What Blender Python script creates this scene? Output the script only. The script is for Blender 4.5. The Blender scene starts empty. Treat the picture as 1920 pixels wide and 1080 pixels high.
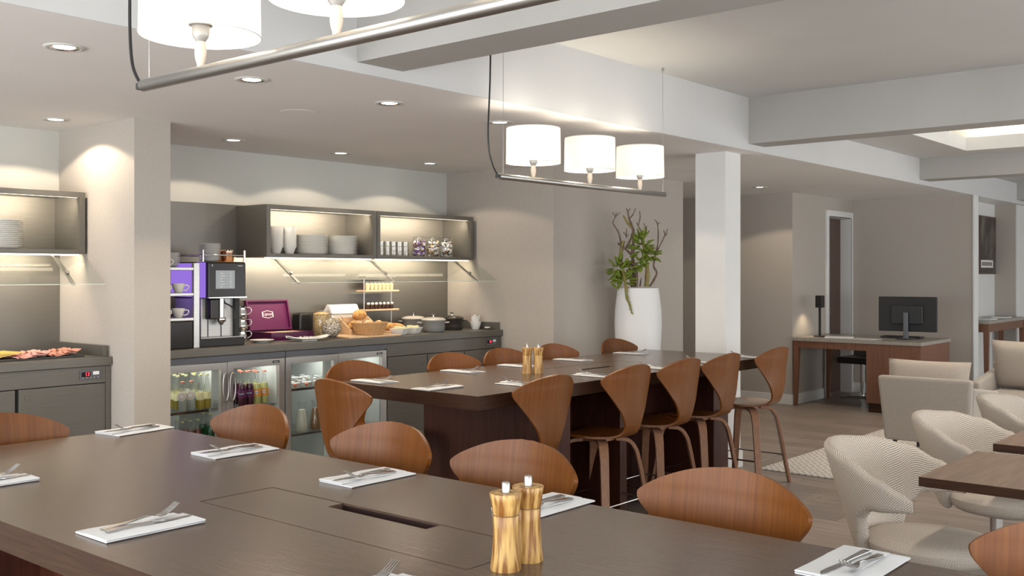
import bpy, bmesh, math, random
from mathutils import Vector, Matrix, noise as mnoise
R = math.radians
PI = math.pi
random.seed(7)
scene = bpy.context.scene
COL = scene.collection

# ------------------------------------------------------------------ camera, world, exposure
cam_d = bpy.data.cameras.new('camera')
cam = bpy.data.objects.new('camera', cam_d); COL.objects.link(cam)
cam.location = (0, 0, 1.5)
cam.rotation_euler = (R(90), 0, R(40.29 - 90))
cam_d.sensor_width = 36.0
cam_d.lens = 36.0 * 1903 / 1920
cam_d.shift_y = -26 / 1920
cam_d.clip_start = 0.05
scene.camera = cam

vs = scene.view_settings
vs.view_transform = 'Standard'; vs.look = 'None'; vs.gamma = 1.0; vs.use_curve_mapping = False
vs.exposure = 0.66
cy = scene.cycles
cy.use_denoising = True
cy.denoiser = 'OPENIMAGEDENOISE'
cy.denoising_input_passes = 'RGB_ALBEDO_NORMAL'
cy.max_bounces = 10; cy.diffuse_bounces = 5; cy.glossy_bounces = 5
cy.transmission_bounces = 8; cy.transparent_max_bounces = 16
cy.sample_clamp_indirect = 4.0; cy.sample_clamp_direct = 0.0
cy.caustics_reflective = False; cy.caustics_refractive = False
cy.blur_glossy = 1.0
cy.use_adaptive_sampling = True; cy.adaptive_threshold = 0.015

world = bpy.data.worlds.new('daylight'); scene.world = world
world.use_nodes = True
wbg = world.node_tree.nodes['Background']
wbg.inputs[0].default_value = (0.955, 0.975, 1.0, 1)
wbg.inputs[1].default_value = 5.2

def light(kind, name, loc, power, color=(1, .85, .66), parent=None, rot=(0, 0, 0), **kw):
    d = bpy.data.lights.new(name, kind); d.energy = power; d.color = color
    for k, v in kw.items(): setattr(d, k, v)
    o = bpy.data.objects.new(name, d); COL.objects.link(o)
    o.location = loc; o.rotation_euler = rot
    if parent: o.parent = parent
    return o

# daylight comes through the window wall behind the lounge (window openings in wall_window below)
for i, wx in enumerate((-0.9, 2.1, 5.1, 8.1, 11.1, 14.1)):
    p = light('AREA', 'window_portal', (wx, -2.88, 1.2), 1, (1, 1, 1), rot=(R(90), 0, 0), shape='RECTANGLE', size=2.0, size_y=1.4)
    p.data.cycles.is_portal = True
for wy in (-1.2, 1.9, 5.0):      # unseen end-wall openings behind the camera, added to brighten the low ceiling
    p = light('AREA', 'window_portal', (-2.58, wy, 1.25), 1, (1, 1, 1), rot=(R(90), 0, R(-90)), shape='RECTANGLE', size=2.6, size_y=2.3)
    p.data.cycles.is_portal = True

# ------------------------------------------------------------------ materials
def rgb(c): return (c[0], c[1], c[2], 1)

def mat(name, col, rough=.5, metal=0., col2=None, scale=(1, 1, 1), coord='Object', detail=4, bump=0., bscale=None,
        contrast=(.35, .65), spec=.5, coat=0., trans=0., ior=1.45, emit=None, estr=0., rnd=0., sheen=0., subs=0., aniso=0.):
    m = bpy.data.materials.new(name); m.use_nodes = True
    nt = m.node_tree; N = nt.nodes; L = nt.links
    b = N['Principled BSDF']
    b.inputs['Base Color'].default_value = rgb(col)
    b.inputs['Roughness'].default_value = rough
    b.inputs['Metallic'].default_value = metal
    b.inputs['Specular IOR Level'].default_value = spec
    b.inputs['Coat Weight'].default_value = coat
    b.inputs['Transmission Weight'].default_value = trans
    b.inputs['IOR'].default_value = ior
    b.inputs['Sheen Weight'].default_value = sheen
    b.inputs['Subsurface Weight'].default_value = subs
    b.inputs['Anisotropic'].default_value = aniso
    if emit: b.inputs['Emission Color'].default_value = rgb(emit); b.inputs['Emission Strength'].default_value = estr
    if col2 is not None or bump:
        tc = N.new('ShaderNodeTexCoord'); mp = N.new('ShaderNodeMapping')
        mp.inputs['Scale'].default_value = scale
        L.new(tc.outputs[coord], mp.inputs[0])
        nz = N.new('ShaderNodeTexNoise'); nz.inputs['Scale'].default_value = 1.0; nz.inputs['Detail'].default_value = detail
        L.new(mp.outputs[0], nz.inputs['Vector'])
        if col2 is not None:
            cr = N.new('ShaderNodeValToRGB')
            cr.color_ramp.elements[0].position = contrast[0]; cr.color_ramp.elements[0].color = rgb(col)
            cr.color_ramp.elements[1].position = contrast[1]; cr.color_ramp.elements[1].color = rgb(col2)
            L.new(nz.outputs[0], cr.inputs[0])
            out = cr.outputs[0]
            if rnd:
                oi = N.new('ShaderNodeObjectInfo'); hv = N.new('ShaderNodeHueSaturation')
                mr = N.new('ShaderNodeMapRange')
                mr.inputs['To Min'].default_value = 1 - rnd; mr.inputs['To Max'].default_value = 1 + rnd
                L.new(oi.outputs['Random'], mr.inputs[0]); L.new(mr.outputs[0], hv.inputs['Value'])
                L.new(out, hv.inputs['Color']); out = hv.outputs[0]
                ad = N.new('ShaderNodeVectorMath'); ad.operation = 'ADD'
                sc = N.new('ShaderNodeVectorMath'); sc.operation = 'SCALE'; sc.inputs['Scale'].default_value = 31.0
                cb = N.new('ShaderNodeCombineXYZ')
                for k in range(3): L.new(oi.outputs['Random'], cb.inputs[k])
                L.new(cb.outputs[0], sc.inputs[0]); L.new(mp.outputs[0], ad.inputs[0]); L.new(sc.outputs[0], ad.inputs[1])
                L.new(ad.outputs[0], nz.inputs['Vector'])
            L.new(out, b.inputs['Base Color'])
        if bump:
            src = nz
            if bscale:
                mp2 = N.new('ShaderNodeMapping'); mp2.inputs['Scale'].default_value = bscale
                L.new(tc.outputs[coord], mp2.inputs[0])
                src = N.new('ShaderNodeTexNoise'); src.inputs['Scale'].default_value = 1.0; src.inputs['Detail'].default_value = 3
                L.new(mp2.outputs[0], src.inputs['Vector'])
            bp = N.new('ShaderNodeBump'); bp.inputs['Strength'].default_value = bump; bp.inputs['Distance'].default_value = .002
            L.new(src.outputs[0], bp.inputs['Height']); L.new(bp.outputs[0], b.inputs['Normal'])
    return m

def glass_mat(name, tint=(1, 1, 1), refl=.07, rough=.02, fk=.4):
    m = bpy.data.materials.new(name); m.use_nodes = True
    nt = m.node_tree; N = nt.nodes; L = nt.links
    N.remove(N['Principled BSDF'])
    t = N.new('ShaderNodeBsdfTransparent'); t.inputs[0].default_value = rgb(tint)
    g = N.new('ShaderNodeBsdfGlossy'); g.inputs['Roughness'].default_value = rough
    lw = N.new('ShaderNodeLayerWeight'); lw.inputs[0].default_value = .25
    ma = N.new('ShaderNodeMath'); ma.operation = 'MULTIPLY_ADD'; ma.inputs[1].default_value = fk; ma.inputs[2].default_value = refl * .5
    L.new(lw.outputs['Fresnel'], ma.inputs[0])
    x = N.new('ShaderNodeMixShader'); L.new(ma.outputs[0], x.inputs[0]); L.new(t.outputs[0], x.inputs[1]); L.new(g.outputs[0], x.inputs[2])
    L.new(x.outputs[0], N['Material Output'].inputs[0])
    return m

def emit_mat(name, col, s):
    m = bpy.data.materials.new(name); m.use_nodes = True
    nt = m.node_tree; N = nt.nodes
    N.remove(N['Principled BSDF'])
    e = N.new('ShaderNodeEmission'); e.inputs[0].default_value = rgb(col); e.inputs[1].default_value = s
    nt.links.new(e.outputs[0], N['Material Output'].inputs[0])
    return m

def shade_mat(name, col):
    m = bpy.data.materials.new(name); m.use_nodes = True
    nt = m.node_tree; N = nt.nodes; L = nt.links
    N.remove(N['Principled BSDF'])
    d = N.new('ShaderNodeBsdfDiffuse'); d.inputs[0].default_value = rgb(col)
    t = N.new('ShaderNodeBsdfTranslucent'); t.inputs[0].default_value = rgb(col)
    x = N.new('ShaderNodeMixShader'); x.inputs[0].default_value = .21
    L.new(d.outputs[0], x.inputs[1]); L.new(t.outputs[0], x.inputs[2]); L.new(x.outputs[0], N['Material Output'].inputs[0])
    tc = N.new('ShaderNodeTexCoord'); mp = N.new('ShaderNodeMapping'); mp.inputs['Scale'].default_value = (900, 900, 260)
    nz = N.new('ShaderNodeTexNoise'); nz.inputs['Scale'].default_value = 1
    L.new(tc.outputs['Object'], mp.inputs[0]); L.new(mp.outputs[0], nz.inputs['Vector'])
    bp = N.new('ShaderNodeBump'); bp.inputs['Strength'].default_value = .25; bp.inputs['Distance'].default_value = .001
    L.new(nz.outputs[0], bp.inputs['Height']); L.new(bp.outputs[0], d.inputs['Normal'])
    return m

def tweed_mat(name, light_c, dark_c, scale):
    m = bpy.data.materials.new(name); m.use_nodes = True
    nt = m.node_tree; N = nt.nodes; L = nt.links; b = N['Principled BSDF']
    b.inputs['Roughness'].default_value = .9; b.inputs['Specular IOR Level'].default_value = .2
    tc = N.new('ShaderNodeTexCoord'); mp = N.new('ShaderNodeMapping')
    mp.inputs['Rotation'].default_value = (0, 0, R(45)); mp.inputs['Scale'].default_value = (scale, scale, 1)
    L.new(tc.outputs['UV'], mp.inputs[0])
    v = N.new('ShaderNodeTexVoronoi'); v.voronoi_dimensions = '2D'; v.inputs['Scale'].default_value = 1; v.inputs['Randomness'].default_value = .12
    L.new(mp.outputs[0], v.inputs['Vector'])
    cr = N.new('ShaderNodeValToRGB'); cr.color_ramp.elements[0].position = .26; cr.color_ramp.elements[0].color = rgb(dark_c)
    cr.color_ramp.elements[1].position = .46; cr.color_ramp.elements[1].color = rgb(light_c)
    L.new(v.outputs['Distance'], cr.inputs[0]); L.new(cr.outputs[0], b.inputs['Base Color'])
    bp = N.new('ShaderNodeBump'); bp.inputs['Strength'].default_value = .5; bp.inputs['Distance'].default_value = .003
    L.new(v.outputs['Distance'], bp.inputs['Height']); L.new(bp.outputs[0], b.inputs['Normal'])
    return m

def zigzag_mat(name, a, c):
    m = bpy.data.materials.new(name); m.use_nodes = True
    nt = m.node_tree; N = nt.nodes; L = nt.links; b = N['Principled BSDF']
    b.inputs['Roughness'].default_value = .95; b.inputs['Specular IOR Level'].default_value = .1
    tc = N.new('ShaderNodeTexCoord'); sp = N.new('ShaderNodeSeparateXYZ'); L.new(tc.outputs['Object'], sp.inputs[0])
    def mth(op, x, y=None, v=None):
        n = N.new('ShaderNodeMath'); n.operation = op; L.new(x, n.inputs[0])
        if y is not None: L.new(y, n.inputs[1])
        if v is not None: n.inputs[1].default_value = v
        return n.outputs[0]
    tri = mth('PINGPONG', sp.outputs[0], v=.07)
    s = mth('ADD', sp.outputs[1], tri)
    w = mth('PINGPONG', s, v=.026)
    k = mth('GREATER_THAN', w, v=.0145)
    nz = N.new('ShaderNodeTexNoise'); nz.inputs['Scale'].default_value = 120; L.new(tc.outputs['Object'], nz.inputs['Vector'])
    kk = mth('MULTIPLY', k, nz.outputs[0]); kk = mth('MULTIPLY', kk, v=1.9)
    x = N.new('ShaderNodeMix'); x.data_type = 'RGBA'; L.new(kk, x.inputs[0])
    x.inputs[6].default_value = rgb(a); x.inputs[7].default_value = rgb(c)
    L.new(x.outputs[2], b.inputs['Base Color'])
    return m

M = {}
M['wall_beige'] = mat('wallpaper_beige', (.425, .388, .345), .8, col2=(.462, .425, .38), scale=(60, 60, 190), bump=.15, detail=3, spec=.2)
M['wall_white'] = mat('paint_white', (.56, .56, .52), .6, col2=(.58, .58, .54), scale=(3, 3, 3), spec=.25)
M['wall_bright'] = mat('paint_bright', (.70, .70, .685), .6, col2=(.72, .72, .705), scale=(3, 3, 3), spec=.25)
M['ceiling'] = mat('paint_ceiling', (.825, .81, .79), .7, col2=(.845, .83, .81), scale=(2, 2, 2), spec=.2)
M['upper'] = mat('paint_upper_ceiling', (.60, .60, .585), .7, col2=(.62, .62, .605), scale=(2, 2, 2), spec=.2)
M['bulkhead'] = mat('bulkhead_shaded_white', (.60, .60, .595), .7, col2=(.62, .62, .615), scale=(2, 2, 2), spec=.2)  # ceiling white darkened, so the bulkhead's shade sits in its colour
M['beam'] = mat('beam_shaded_white', (.42, .412, .39), .7, col2=(.44, .43, .41), scale=(2, 2, 2), spec=.2)  # ceiling white darkened to put shade into the beams' colour
M['steel_dark'] = mat('bronze_steel', (.15, .143, .125), .46, .5, col2=(.168, .161, .143), scale=(6, 6, 240), bump=.05, spec=.4)
M['steel_panel'] = mat('backsplash_steel', (.185, .178, .163), .44, .7, col2=(.195, .188, .173), scale=(5, 5, 180), bump=.05)
M['steel_strip'] = mat('grey_fascia', (.13, .135, .15), .4, .5)
M['gap'] = mat('shadow_gap', (.012, .012, .012), .7)
M['alu'] = mat('brushed_aluminium', (.52, .51, .49), .36, .8, col2=(.58, .57, .55), scale=(4, 4, 300), bump=.03)
M['machine'] = mat('machine_silver', (.56, .56, .54), .38, .35, col2=(.60, .60, .58), scale=(4, 4, 300))
M['chrome'] = mat('chrome', (.66, .655, .64), .12, 1.0)
M['satin'] = mat('satin_steel', (.46, .45, .43), .34, 1.0)
M['tube_steel'] = mat('lamp_tube_steel', (.42, .41, .39), .36, 1.0)
M['cutlery'] = mat('polished_steel', (.50, .485, .47), .10, 1.0)
M['table'] = mat('stained_oak', (.078, .051, .036), .21, col2=(.122, .084, .062), scale=(120, 9, 120), bump=.16, bscale=(420, 30, 420), spec=.5, contrast=(.25, .75), detail=6)
M['table_x'] = mat('stained_oak_along_x', (.078, .051, .036), .21, col2=(.122, .084, .062), scale=(9, 120, 120), bump=.16, bscale=(30, 420, 420), spec=.5, contrast=(.25, .75), detail=6)
M['table_edge'] = mat('stained_oak_edge', (.032, .014, .007), .45, col2=(.048, .022, .012), scale=(8, 8, 160), bump=.08, spec=.2)
M['table_base'] = mat('dark_oak_panel', (.040, .010, .005), .45, col2=(.062, .018, .010), scale=(55, 55, 4), bump=.06, spec=.35)
M['walnut'] = mat('walnut_ply', (.118, .034, .0042), .38, coord='UV', col2=(.195, .067, .009), scale=(130, 3.0, 1), bump=.05, contrast=(.25, .78), spec=.4, rnd=.07, detail=5)
M['walnut_leg'] = mat('walnut_leg', (.26, .125, .07), .42, col2=(.34, .175, .10), scale=(90, 90, 6), bump=.04)
M['wood_desk'] = mat('walnut_veneer', (.155, .066, .036), .4, col2=(.20, .09, .05), scale=(50, 50, 3), bump=.04)
M['plank'] = mat('oak_plank', (.245, .20, .17), .40, col2=(.335, .28, .24), scale=(34, 1.6, 34), bump=.12, rnd=.13, spec=.4, contrast=(.3, .7))
M['porcelain'] = mat('porcelain', (.80, .79, .75), .22, spec=.5)
M['linen'] = mat('white_napkin', (.66, .675, .69), .85, bump=.2, scale=(700, 700, 700), spec=.2)
M['olive'] = mat('olive_wood', (.22, .085, .014), .36, col2=(.60, .38, .13), scale=(85, 85, 6.5), bump=.03, contrast=(.40, .60), detail=4)
M['black'] = mat('black_plastic', (.018, .018, .019), .35)
M['black_matte'] = mat('black_matte', (.022, .022, .024), .55)
M['dark_screen'] = mat('dark_front', (.018, .014, .012), .22, spec=.3)
M['leather'] = mat('black_leather', (.02, .014, .012), .38, bump=.25, scale=(140, 140, 140))
M['grey_fabric'] = mat('grey_linen_fabric', (.29, .26, .225), .95, col2=(.39, .355, .315), scale=(260, 260, 420), bump=.35, spec=.15, sheen=.2)
M['cushion'] = mat('cushion_fabric', (.36, .31, .26), .95, col2=(.45, .40, .345), scale=(300, 300, 300), bump=.35, spec=.15, sheen=.2)
M['tweed'] = tweed_mat('tweed', (.68, .63, .56), (.17, .135, .105), 150)
M['rug'] = zigzag_mat('rug_weave', (.70, .665, .62), (.40, .365, .33))
M['glass'] = glass_mat('clear_glass', (.97, .985, .975), .03)
M['guard_glass'] = glass_mat('guard_glass', (.96, .98, .97), .008, .05, .14)
M['glass_jar'] = glass_mat('jar_glass', (.95, .96, .95), .12)
M['tumbler'] = glass_mat('tumbler_glass', (.96, .96, .94), .22, .12, .45)
M['glass_fridge'] = glass_mat('fridge_glass', (.96, .97, .965), .05, .05)
M['shade'] = shade_mat('lamp_shade_linen', (.88, .855, .80))
M['bulb'] = emit_mat('bulb_glow', (1, .88, .70), 8)
M['led'] = emit_mat('led_strip', (1, .86, .66), 2.6)
M['lens'] = emit_mat('downlight_lens', (1, .92, .80), 9)
M['cove'] = emit_mat('cove_led', (1, .90, .74), 12)
M['purple_led'] = emit_mat('purple_light', (.32, .18, .74), .62)
M['fridge_in'] = mat('fridge_lining', (.50, .53, .51), .4)
M['grey_screen'] = emit_mat('touch_screen', (.30, .31, .31), .8)
M['white_print'] = mat('white_print', (.82, .82, .82), .5)
M['red_led'] = emit_mat('red_digits', (1, .05, .09), 2.2)
M['purple'] = mat('aubergine_lacquer', (.085, .008, .055), .3, coat=.15)
M['purple_in'] = mat('aubergine_felt', (.12, .012, .075), .45)
M['stem_pink'] = mat('turned_beech', (.74, .62, .50), .45, subs=.0)
M['socket'] = mat('grey_socket', (.40, .39, .37), .4, .4)
M['pot'] = mat('white_planter', (.82, .825, .82), .5, bump=.03, scale=(40, 40, 40))
M['bark'] = mat('branch_bark', (.13, .085, .06), .8, col2=(.22, .155, .11), scale=(60, 60, 20), bump=.6)
M['stem_green'] = mat('green_stem', (.22, .23, .05), .5, col2=(.27, .17, .06), scale=(25, 25, 14), bump=.2)
M['leaf'] = mat('succulent_leaf', (.12, .175, .018), .35, col2=(.24, .30, .045), scale=(25, 25, 25))
M['soil'] = mat('soil', (.05, .035, .025), .95, bump=.6, scale=(80, 80, 80))
M['bread'] = mat('bread_crust', (.46, .20, .05), .7, col2=(.72, .43, .17), scale=(28, 28, 28), bump=.3)
M['bread_pale'] = mat('floury_crust', (.62, .40, .18), .75, col2=(.82, .66, .44), scale=(30, 30, 30), bump=.3)
M['wicker'] = mat('wicker', (.42, .235, .10), .65, col2=(.62, .40, .20), scale=(90, 90, 190), bump=.8)
M['wood_pale'] = mat('pale_beech', (.66, .45, .27), .5, col2=(.74, .54, .35), scale=(6, 60, 60), bump=.05)
M['cereal'] = mat('cereal_flakes', (.42, .24, .07), .8, col2=(.85, .70, .42), scale=(95, 95, 95), bump=1.0, contrast=(.38, .62))
M['muesli'] = mat('muesli', (.16, .09, .05), .8, col2=(.82, .72, .60), scale=(85, 85, 85), bump=1.0, contrast=(.38, .6))
M['enamel_grey'] = mat('grey_enamel', (.22, .22, .215), .22, coat=.3)
M['enamel_lid'] = mat('pale_grey_enamel', (.52, .49, .45), .25, coat=.2)
M['enamel_black'] = mat('black_enamel', (.035, .03, .028), .28, coat=.2)
M['cheese'] = mat('cheese', (.78, .55, .16), .5, subs=.1)
M['ham'] = mat('ham', (.72, .33, .30), .45, col2=(.84, .52, .46), scale=(50, 50, 50))
M['salami'] = mat('cured_sausage', (.62, .22, .16), .45, col2=(.80, .46, .36), scale=(120, 120, 120))
M['slate'] = mat('slate_board', (.03, .032, .034), .5, bump=.2, scale=(60, 60, 60))
M['door_wood'] = mat('dark_door_veneer', (.085, .048, .034), .42, col2=(.115, .068, .05), scale=(50, 50, 3), bump=.04)
M['desk_top'] = mat('grey_stone_top', (.30, .275, .24), .32, col2=(.35, .32, .28), scale=(20, 20, 20))
M['paper'] = mat('paper', (.78, .77, .74), .8)
M['poster'] = mat('poster_print', (.055, .042, .033), .5, col2=(.22, .19, .165), scale=(3.5, 3.5, 2.2), detail=6, contrast=(.45, .75))
M['frame'] = mat('dark_frame', (.09, .06, .045), .4)
M['slot'] = mat('slot_interior', (.018, .004, .002), .7)  # dark red, deepened to put the slot's shade into the colour
M['glass_edge'] = mat('glass_edge', (.62, .70, .66), .15)

# ------------------------------------------------------------------ geometry helpers
class MB:
    def __init__(s): s.v = []; s.f = []; s.sm = []; s.uv = []
    def add(s, vs_, fs, smooth=False, uvs=None):
        b = len(s.v); s.v += [Vector(p) for p in vs_]
        for k, f in enumerate(fs):
            s.f.append([b + i for i in f]); s.sm.append(smooth)
            s.uv.append([uvs[i] for i in f] if uvs else None)
        return s
    def box(s, x0, x1, y0, y1, z0, z1):
        return s.add([(x0,y0,z0),(x1,y0,z0),(x1,y1,z0),(x0,y1,z0),(x0,y0,z1),(x1,y0,z1),(x1,y1,z1),(x0,y1,z1)],
                     [(0,3,2,1),(4,5,6,7),(0,1,5,4),(1,2,6,5),(2,3,7,6),(3,0,4,7)])
    def hexa(s, bot, top):   # two 4-point loops
        return s.add(list(bot) + list(top), [(3,2,1,0),(4,5,6,7),(0,1,5,4),(1,2,6,5),(2,3,7,6),(3,0,4,7)])
    def prism(s, outline, z0, z1):
        n = len(outline)
        return s.add([(x,y,z0) for x,y in outline] + [(x,y,z1) for x,y in outline],
                     [tuple(range(n-1,-1,-1)), tuple(range(n,2*n))] + [(i,(i+1)%n,n+(i+1)%n,n+i) for i in range(n)])
    def lathe(s, prof, n=24, c=(0,0,0), smooth=True, cap=True, sx=1, sy=1):
        vs_ = []; fs = []
        for r, z in prof:
            for k in range(n):
                a = 2*PI*k/n; vs_.append((c[0]+r*math.cos(a)*sx, c[1]+r*math.sin(a)*sy, c[2]+z))
        m = len(prof)
        for i in range(m-1):
            for k in range(n):
                fs.append((i*n+k, i*n+(k+1)%n, (i+1)*n+(k+1)%n, (i+1)*n+k))
        s.add(vs_, fs, smooth)
        if cap:
            b = len(s.v) - len(vs_)
            if prof[0][0] > 1e-6: s.f.append([b+k for k in range(n-1,-1,-1)]); s.sm.append(False); s.uv.append(None)
            if prof[-1][0] > 1e-6: s.f.append([b+(m-1)*n+k for k in range(n)]); s.sm.append(False); s.uv.append(None)
        return s
    def tube(s, pts, r, n=8, cap=True, closed=False):
        pts = [Vector(p) for p in pts]; m = len(pts)
        rs = r if isinstance(r, (list, tuple)) else [r]*m
        up = None; vs_ = []; fs = []
        for i, p in enumerate(pts):
            if closed: t = pts[(i+1)%m] - pts[i-1]
            else: t = pts[min(i+1,m-1)] - pts[max(i-1,0)]
            t.normalize()
            if up is None: up = Vector((0,0,1)) if abs(t.z) < .9 else Vector((1,0,0))
            a = t.cross(up)
            if a.length < 1e-6: a = t.cross(Vector((1,0,0)))
            a.normalize(); b = a.cross(t).normalized(); up = b
            for k in range(n):
                q = 2*PI*k/n; vs_.append(p + a*math.cos(q)*rs[i] + b*math.sin(q)*rs[i])
        for i in range(m if closed else m-1):
            j = (i+1) % m
            for k in range(n): fs.append((i*n+k, i*n+(k+1)%n, j*n+(k+1)%n, j*n+k))
        if cap and not closed:
            fs.append(tuple(range(n-1,-1,-1))); fs.append(tuple(range((m-1)*n, m*n)))
        return s.add(vs_, fs, True)
    def grid(s, P, uv=None, smooth=True, cu=False, cv=False):
        nu = len(P); nv = len(P[0]); fs = []
        for i in range(nu if cu else nu-1):
            for j in range(nv if cv else nv-1):
                fs.append((i*nv+j, i*nv+(j+1)%nv, ((i+1)%nu)*nv+(j+1)%nv, ((i+1)%nu)*nv+j))
        return s.add([p for row in P for p in row], fs, smooth, [q for row in uv for q in row] if uv else None)
    def shell(s, P, t, uv, i0=0, i1=None):      # grid P (rows i0..i1 of it) thickened to t on both sides
        nu = len(P); nv = len(P[0]); A = []; B = []
        for i in range(nu):
            ra = []; rb = []
            for j in range(nv):
                du = P[min(i+1,nu-1)][j] - P[max(i-1,0)][j]; dv = P[i][min(j+1,nv-1)] - P[i][max(j-1,0)]
                n = du.cross(dv)
                n = n.normalized() if n.length > 1e-9 else Vector((0,0,1))
                ra.append(P[i][j] + n*t/2); rb.append(P[i][j] - n*t/2)
            A.append(ra); B.append(rb)
        i1 = nu-1 if i1 is None else i1; A = A[i0:i1+1]; B = B[i0:i1+1]; uv = uv[i0:i1+1]; nu = len(A)
        b = len(s.v)
        s.grid(A, uv); s.grid(B, uv)
        idx = [(i,0) for i in range(nu)] + [(nu-1,j) for j in range(1,nv)] + [(i,nv-1) for i in range(nu-2,-1,-1)] + [(0,j) for j in range(nv-2,0,-1)]
        m = len(idx)
        for k in range(m):
            (i,j),(p,q) = idx[k], idx[(k+1)%m]
            s.f.append([b+i*nv+j, b+p*nv+q, b+nu*nv+p*nv+q, b+nu*nv+i*nv+j]); s.sm.append(False)
            s.uv.append([uv[i][j], uv[p][q], uv[p][q], uv[i][j]])
        return s
    def ball(s, c, rx, ry=None, rz=None, n=12, m=8):
        ry = ry or rx; rz = rz or rx
        prof = [(math.sin(PI*i/m), -math.cos(PI*i/m)) for i in range(m+1)]
        vs_ = []; fs = []
        for r, z in prof:
            for k in range(n): a = 2*PI*k/n; vs_.append((c[0]+rx*r*math.cos(a), c[1]+ry*r*math.sin(a), c[2]+rz*z))
        for i in range(m):
            for k in range(n): fs.append((i*n+k, i*n+(k+1)%n, (i+1)*n+(k+1)%n, (i+1)*n+k))
        return s.add(vs_, fs, True)
    def sweep(s, pts, side, w, t):   # rectangular strip along pts; side = width direction
        pts = [Vector(p) for p in pts]; m = len(pts); side = Vector(side).normalized()
        vs_ = []; fs = []
        for i, p in enumerate(pts):
            d = (pts[min(i+1,m-1)] - pts[max(i-1,0)]).normalized(); nrm = side.cross(d).normalized()
            ww = w[i] if isinstance(w, (list, tuple)) else w
            vs_ += [p-side*ww/2-nrm*t/2, p+side*ww/2-nrm*t/2, p+side*ww/2+nrm*t/2, p-side*ww/2+nrm*t/2]
        for i in range(m-1):
            for k in range(4): fs.append((i*4+k, i*4+(k+1)%4, (i+1)*4+(k+1)%4, (i+1)*4+k))
        fs += [(3,2,1,0), tuple(range((m-1)*4, m*4))]
        return s.add(vs_, fs)
    def xf(s, mtx, start=0):
        for i in range(start, len(s.v)): s.v[i] = mtx @ s.v[i]
        return s
    def mesh(s, name, material):
        bm = bmesh.new()
        uvl = bm.loops.layers.uv.new('UVMap') if any(s.uv) else None
        vv = [bm.verts.new(p) for p in s.v]
        for f, sm, uv in zip(s.f, s.sm, s.uv):
            try: fc = bm.faces.new([vv[i] for i in f])
            except ValueError: continue
            fc.smooth = sm
            if uvl and uv:
                for l, q in zip(fc.loops, uv): l[uvl].uv = q
        bmesh.ops.remove_doubles(bm, verts=bm.verts, dist=1e-6)
        bmesh.ops.recalc_face_normals(bm, faces=bm.faces)
        for e in bm.edges:
            if len(e.link_faces) == 2 and e.calc_face_angle(0) > R(48): e.smooth = False
        me = bpy.data.meshes.new(name); bm.to_mesh(me); bm.free()
        me.materials.append(M[material] if isinstance(material, str) else material)
        return me
    def build(s, name, material, parent=None, bevel=0, seg=2, w=False):      # w: the shape is given in world coordinates
        if w and parent: s.xf(parent.matrix_basis.inverted())
        o = bpy.data.objects.new(name, s.mesh(name, material)); COL.objects.link(o)
        if parent: o.parent = parent
        if bevel:
            b = o.modifiers.new('bevel', 'BEVEL'); b.width = bevel; b.segments = seg; b.limit_method = 'ANGLE'; b.angle_limit = R(40)
        return o

def tag(o, label=None, cat=None, group=None, kind=None):
    if label: o['label'] = label
    if cat: o['category'] = cat
    if group: o['group'] = group
    if kind: o['kind'] = kind
    return o

def thing(name, label, cat, loc=(0,0,0), rz=0., group=None):
    o = bpy.data.objects.new(name, None); COL.objects.link(o)
    o.empty_display_size = .1
    o.location = loc; o.rotation_euler = (0, 0, rz)
    return tag(o, label, cat, group)

def struct(name, mb, m, parent=None, bevel=0):
    o = mb.build(name, m, parent, bevel)
    if not parent: o['kind'] = 'structure'
    return o

def dup(root, loc, rz=None, label=None, group=None, scale=None):
    def cp(o, par):
        c = o.copy(); COL.objects.link(c); c.parent = par
        for ch in o.children:
            if ch.type != 'LIGHT': cp(ch, c)
        return c
    r = cp(root, None); r.location = loc
    if rz is not None: r.rotation_euler = (0, 0, rz)
    if label: r['label'] = label
    if group: r['group'] = group
    if scale: r.scale = scale
    return r

def bx(*a): return MB().box(*a)

def text(name, body, size, m, loc, rot, parent, ext=.0006, align='CENTER'):
    c = bpy.data.curves.new(name, 'FONT'); c.body = body; c.size = size; c.extrude = ext; c.align_x = align; c.align_y = 'CENTER'
    c.resolution_u = 3
    t = bpy.data.objects.new(name + '_curve', c); COL.objects.link(t)
    dg = bpy.context.evaluated_depsgraph_get()
    me = bpy.data.meshes.new_from_object(t.evaluated_get(dg)); me.name = name
    bpy.data.objects.remove(t); bpy.data.curves.remove(c)
    me.materials.clear(); me.materials.append(M[m])
    o = bpy.data.objects.new(name, me); COL.objects.link(o); o.location = loc; o.rotation_euler = rot; o.parent = parent
    return o

def spline(pts, n):     # Catmull-Rom through points of any dimension
    out = []; m = len(pts)
    for i in range(m-1):
        p0 = pts[max(i-1,0)]; p1 = pts[i]; p2 = pts[i+1]; p3 = pts[min(i+2,m-1)]
        for k in range(n):
            t = k/n
            out.append(tuple(.5*((2*b)+(-a+c)*t+(2*a-5*b+4*c-d)*t*t+(-a+3*b-3*c+d)*t**3) for a,b,c,d in zip(p0,p1,p2,p3)))
    out.append(tuple(pts[-1])); return out

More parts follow.
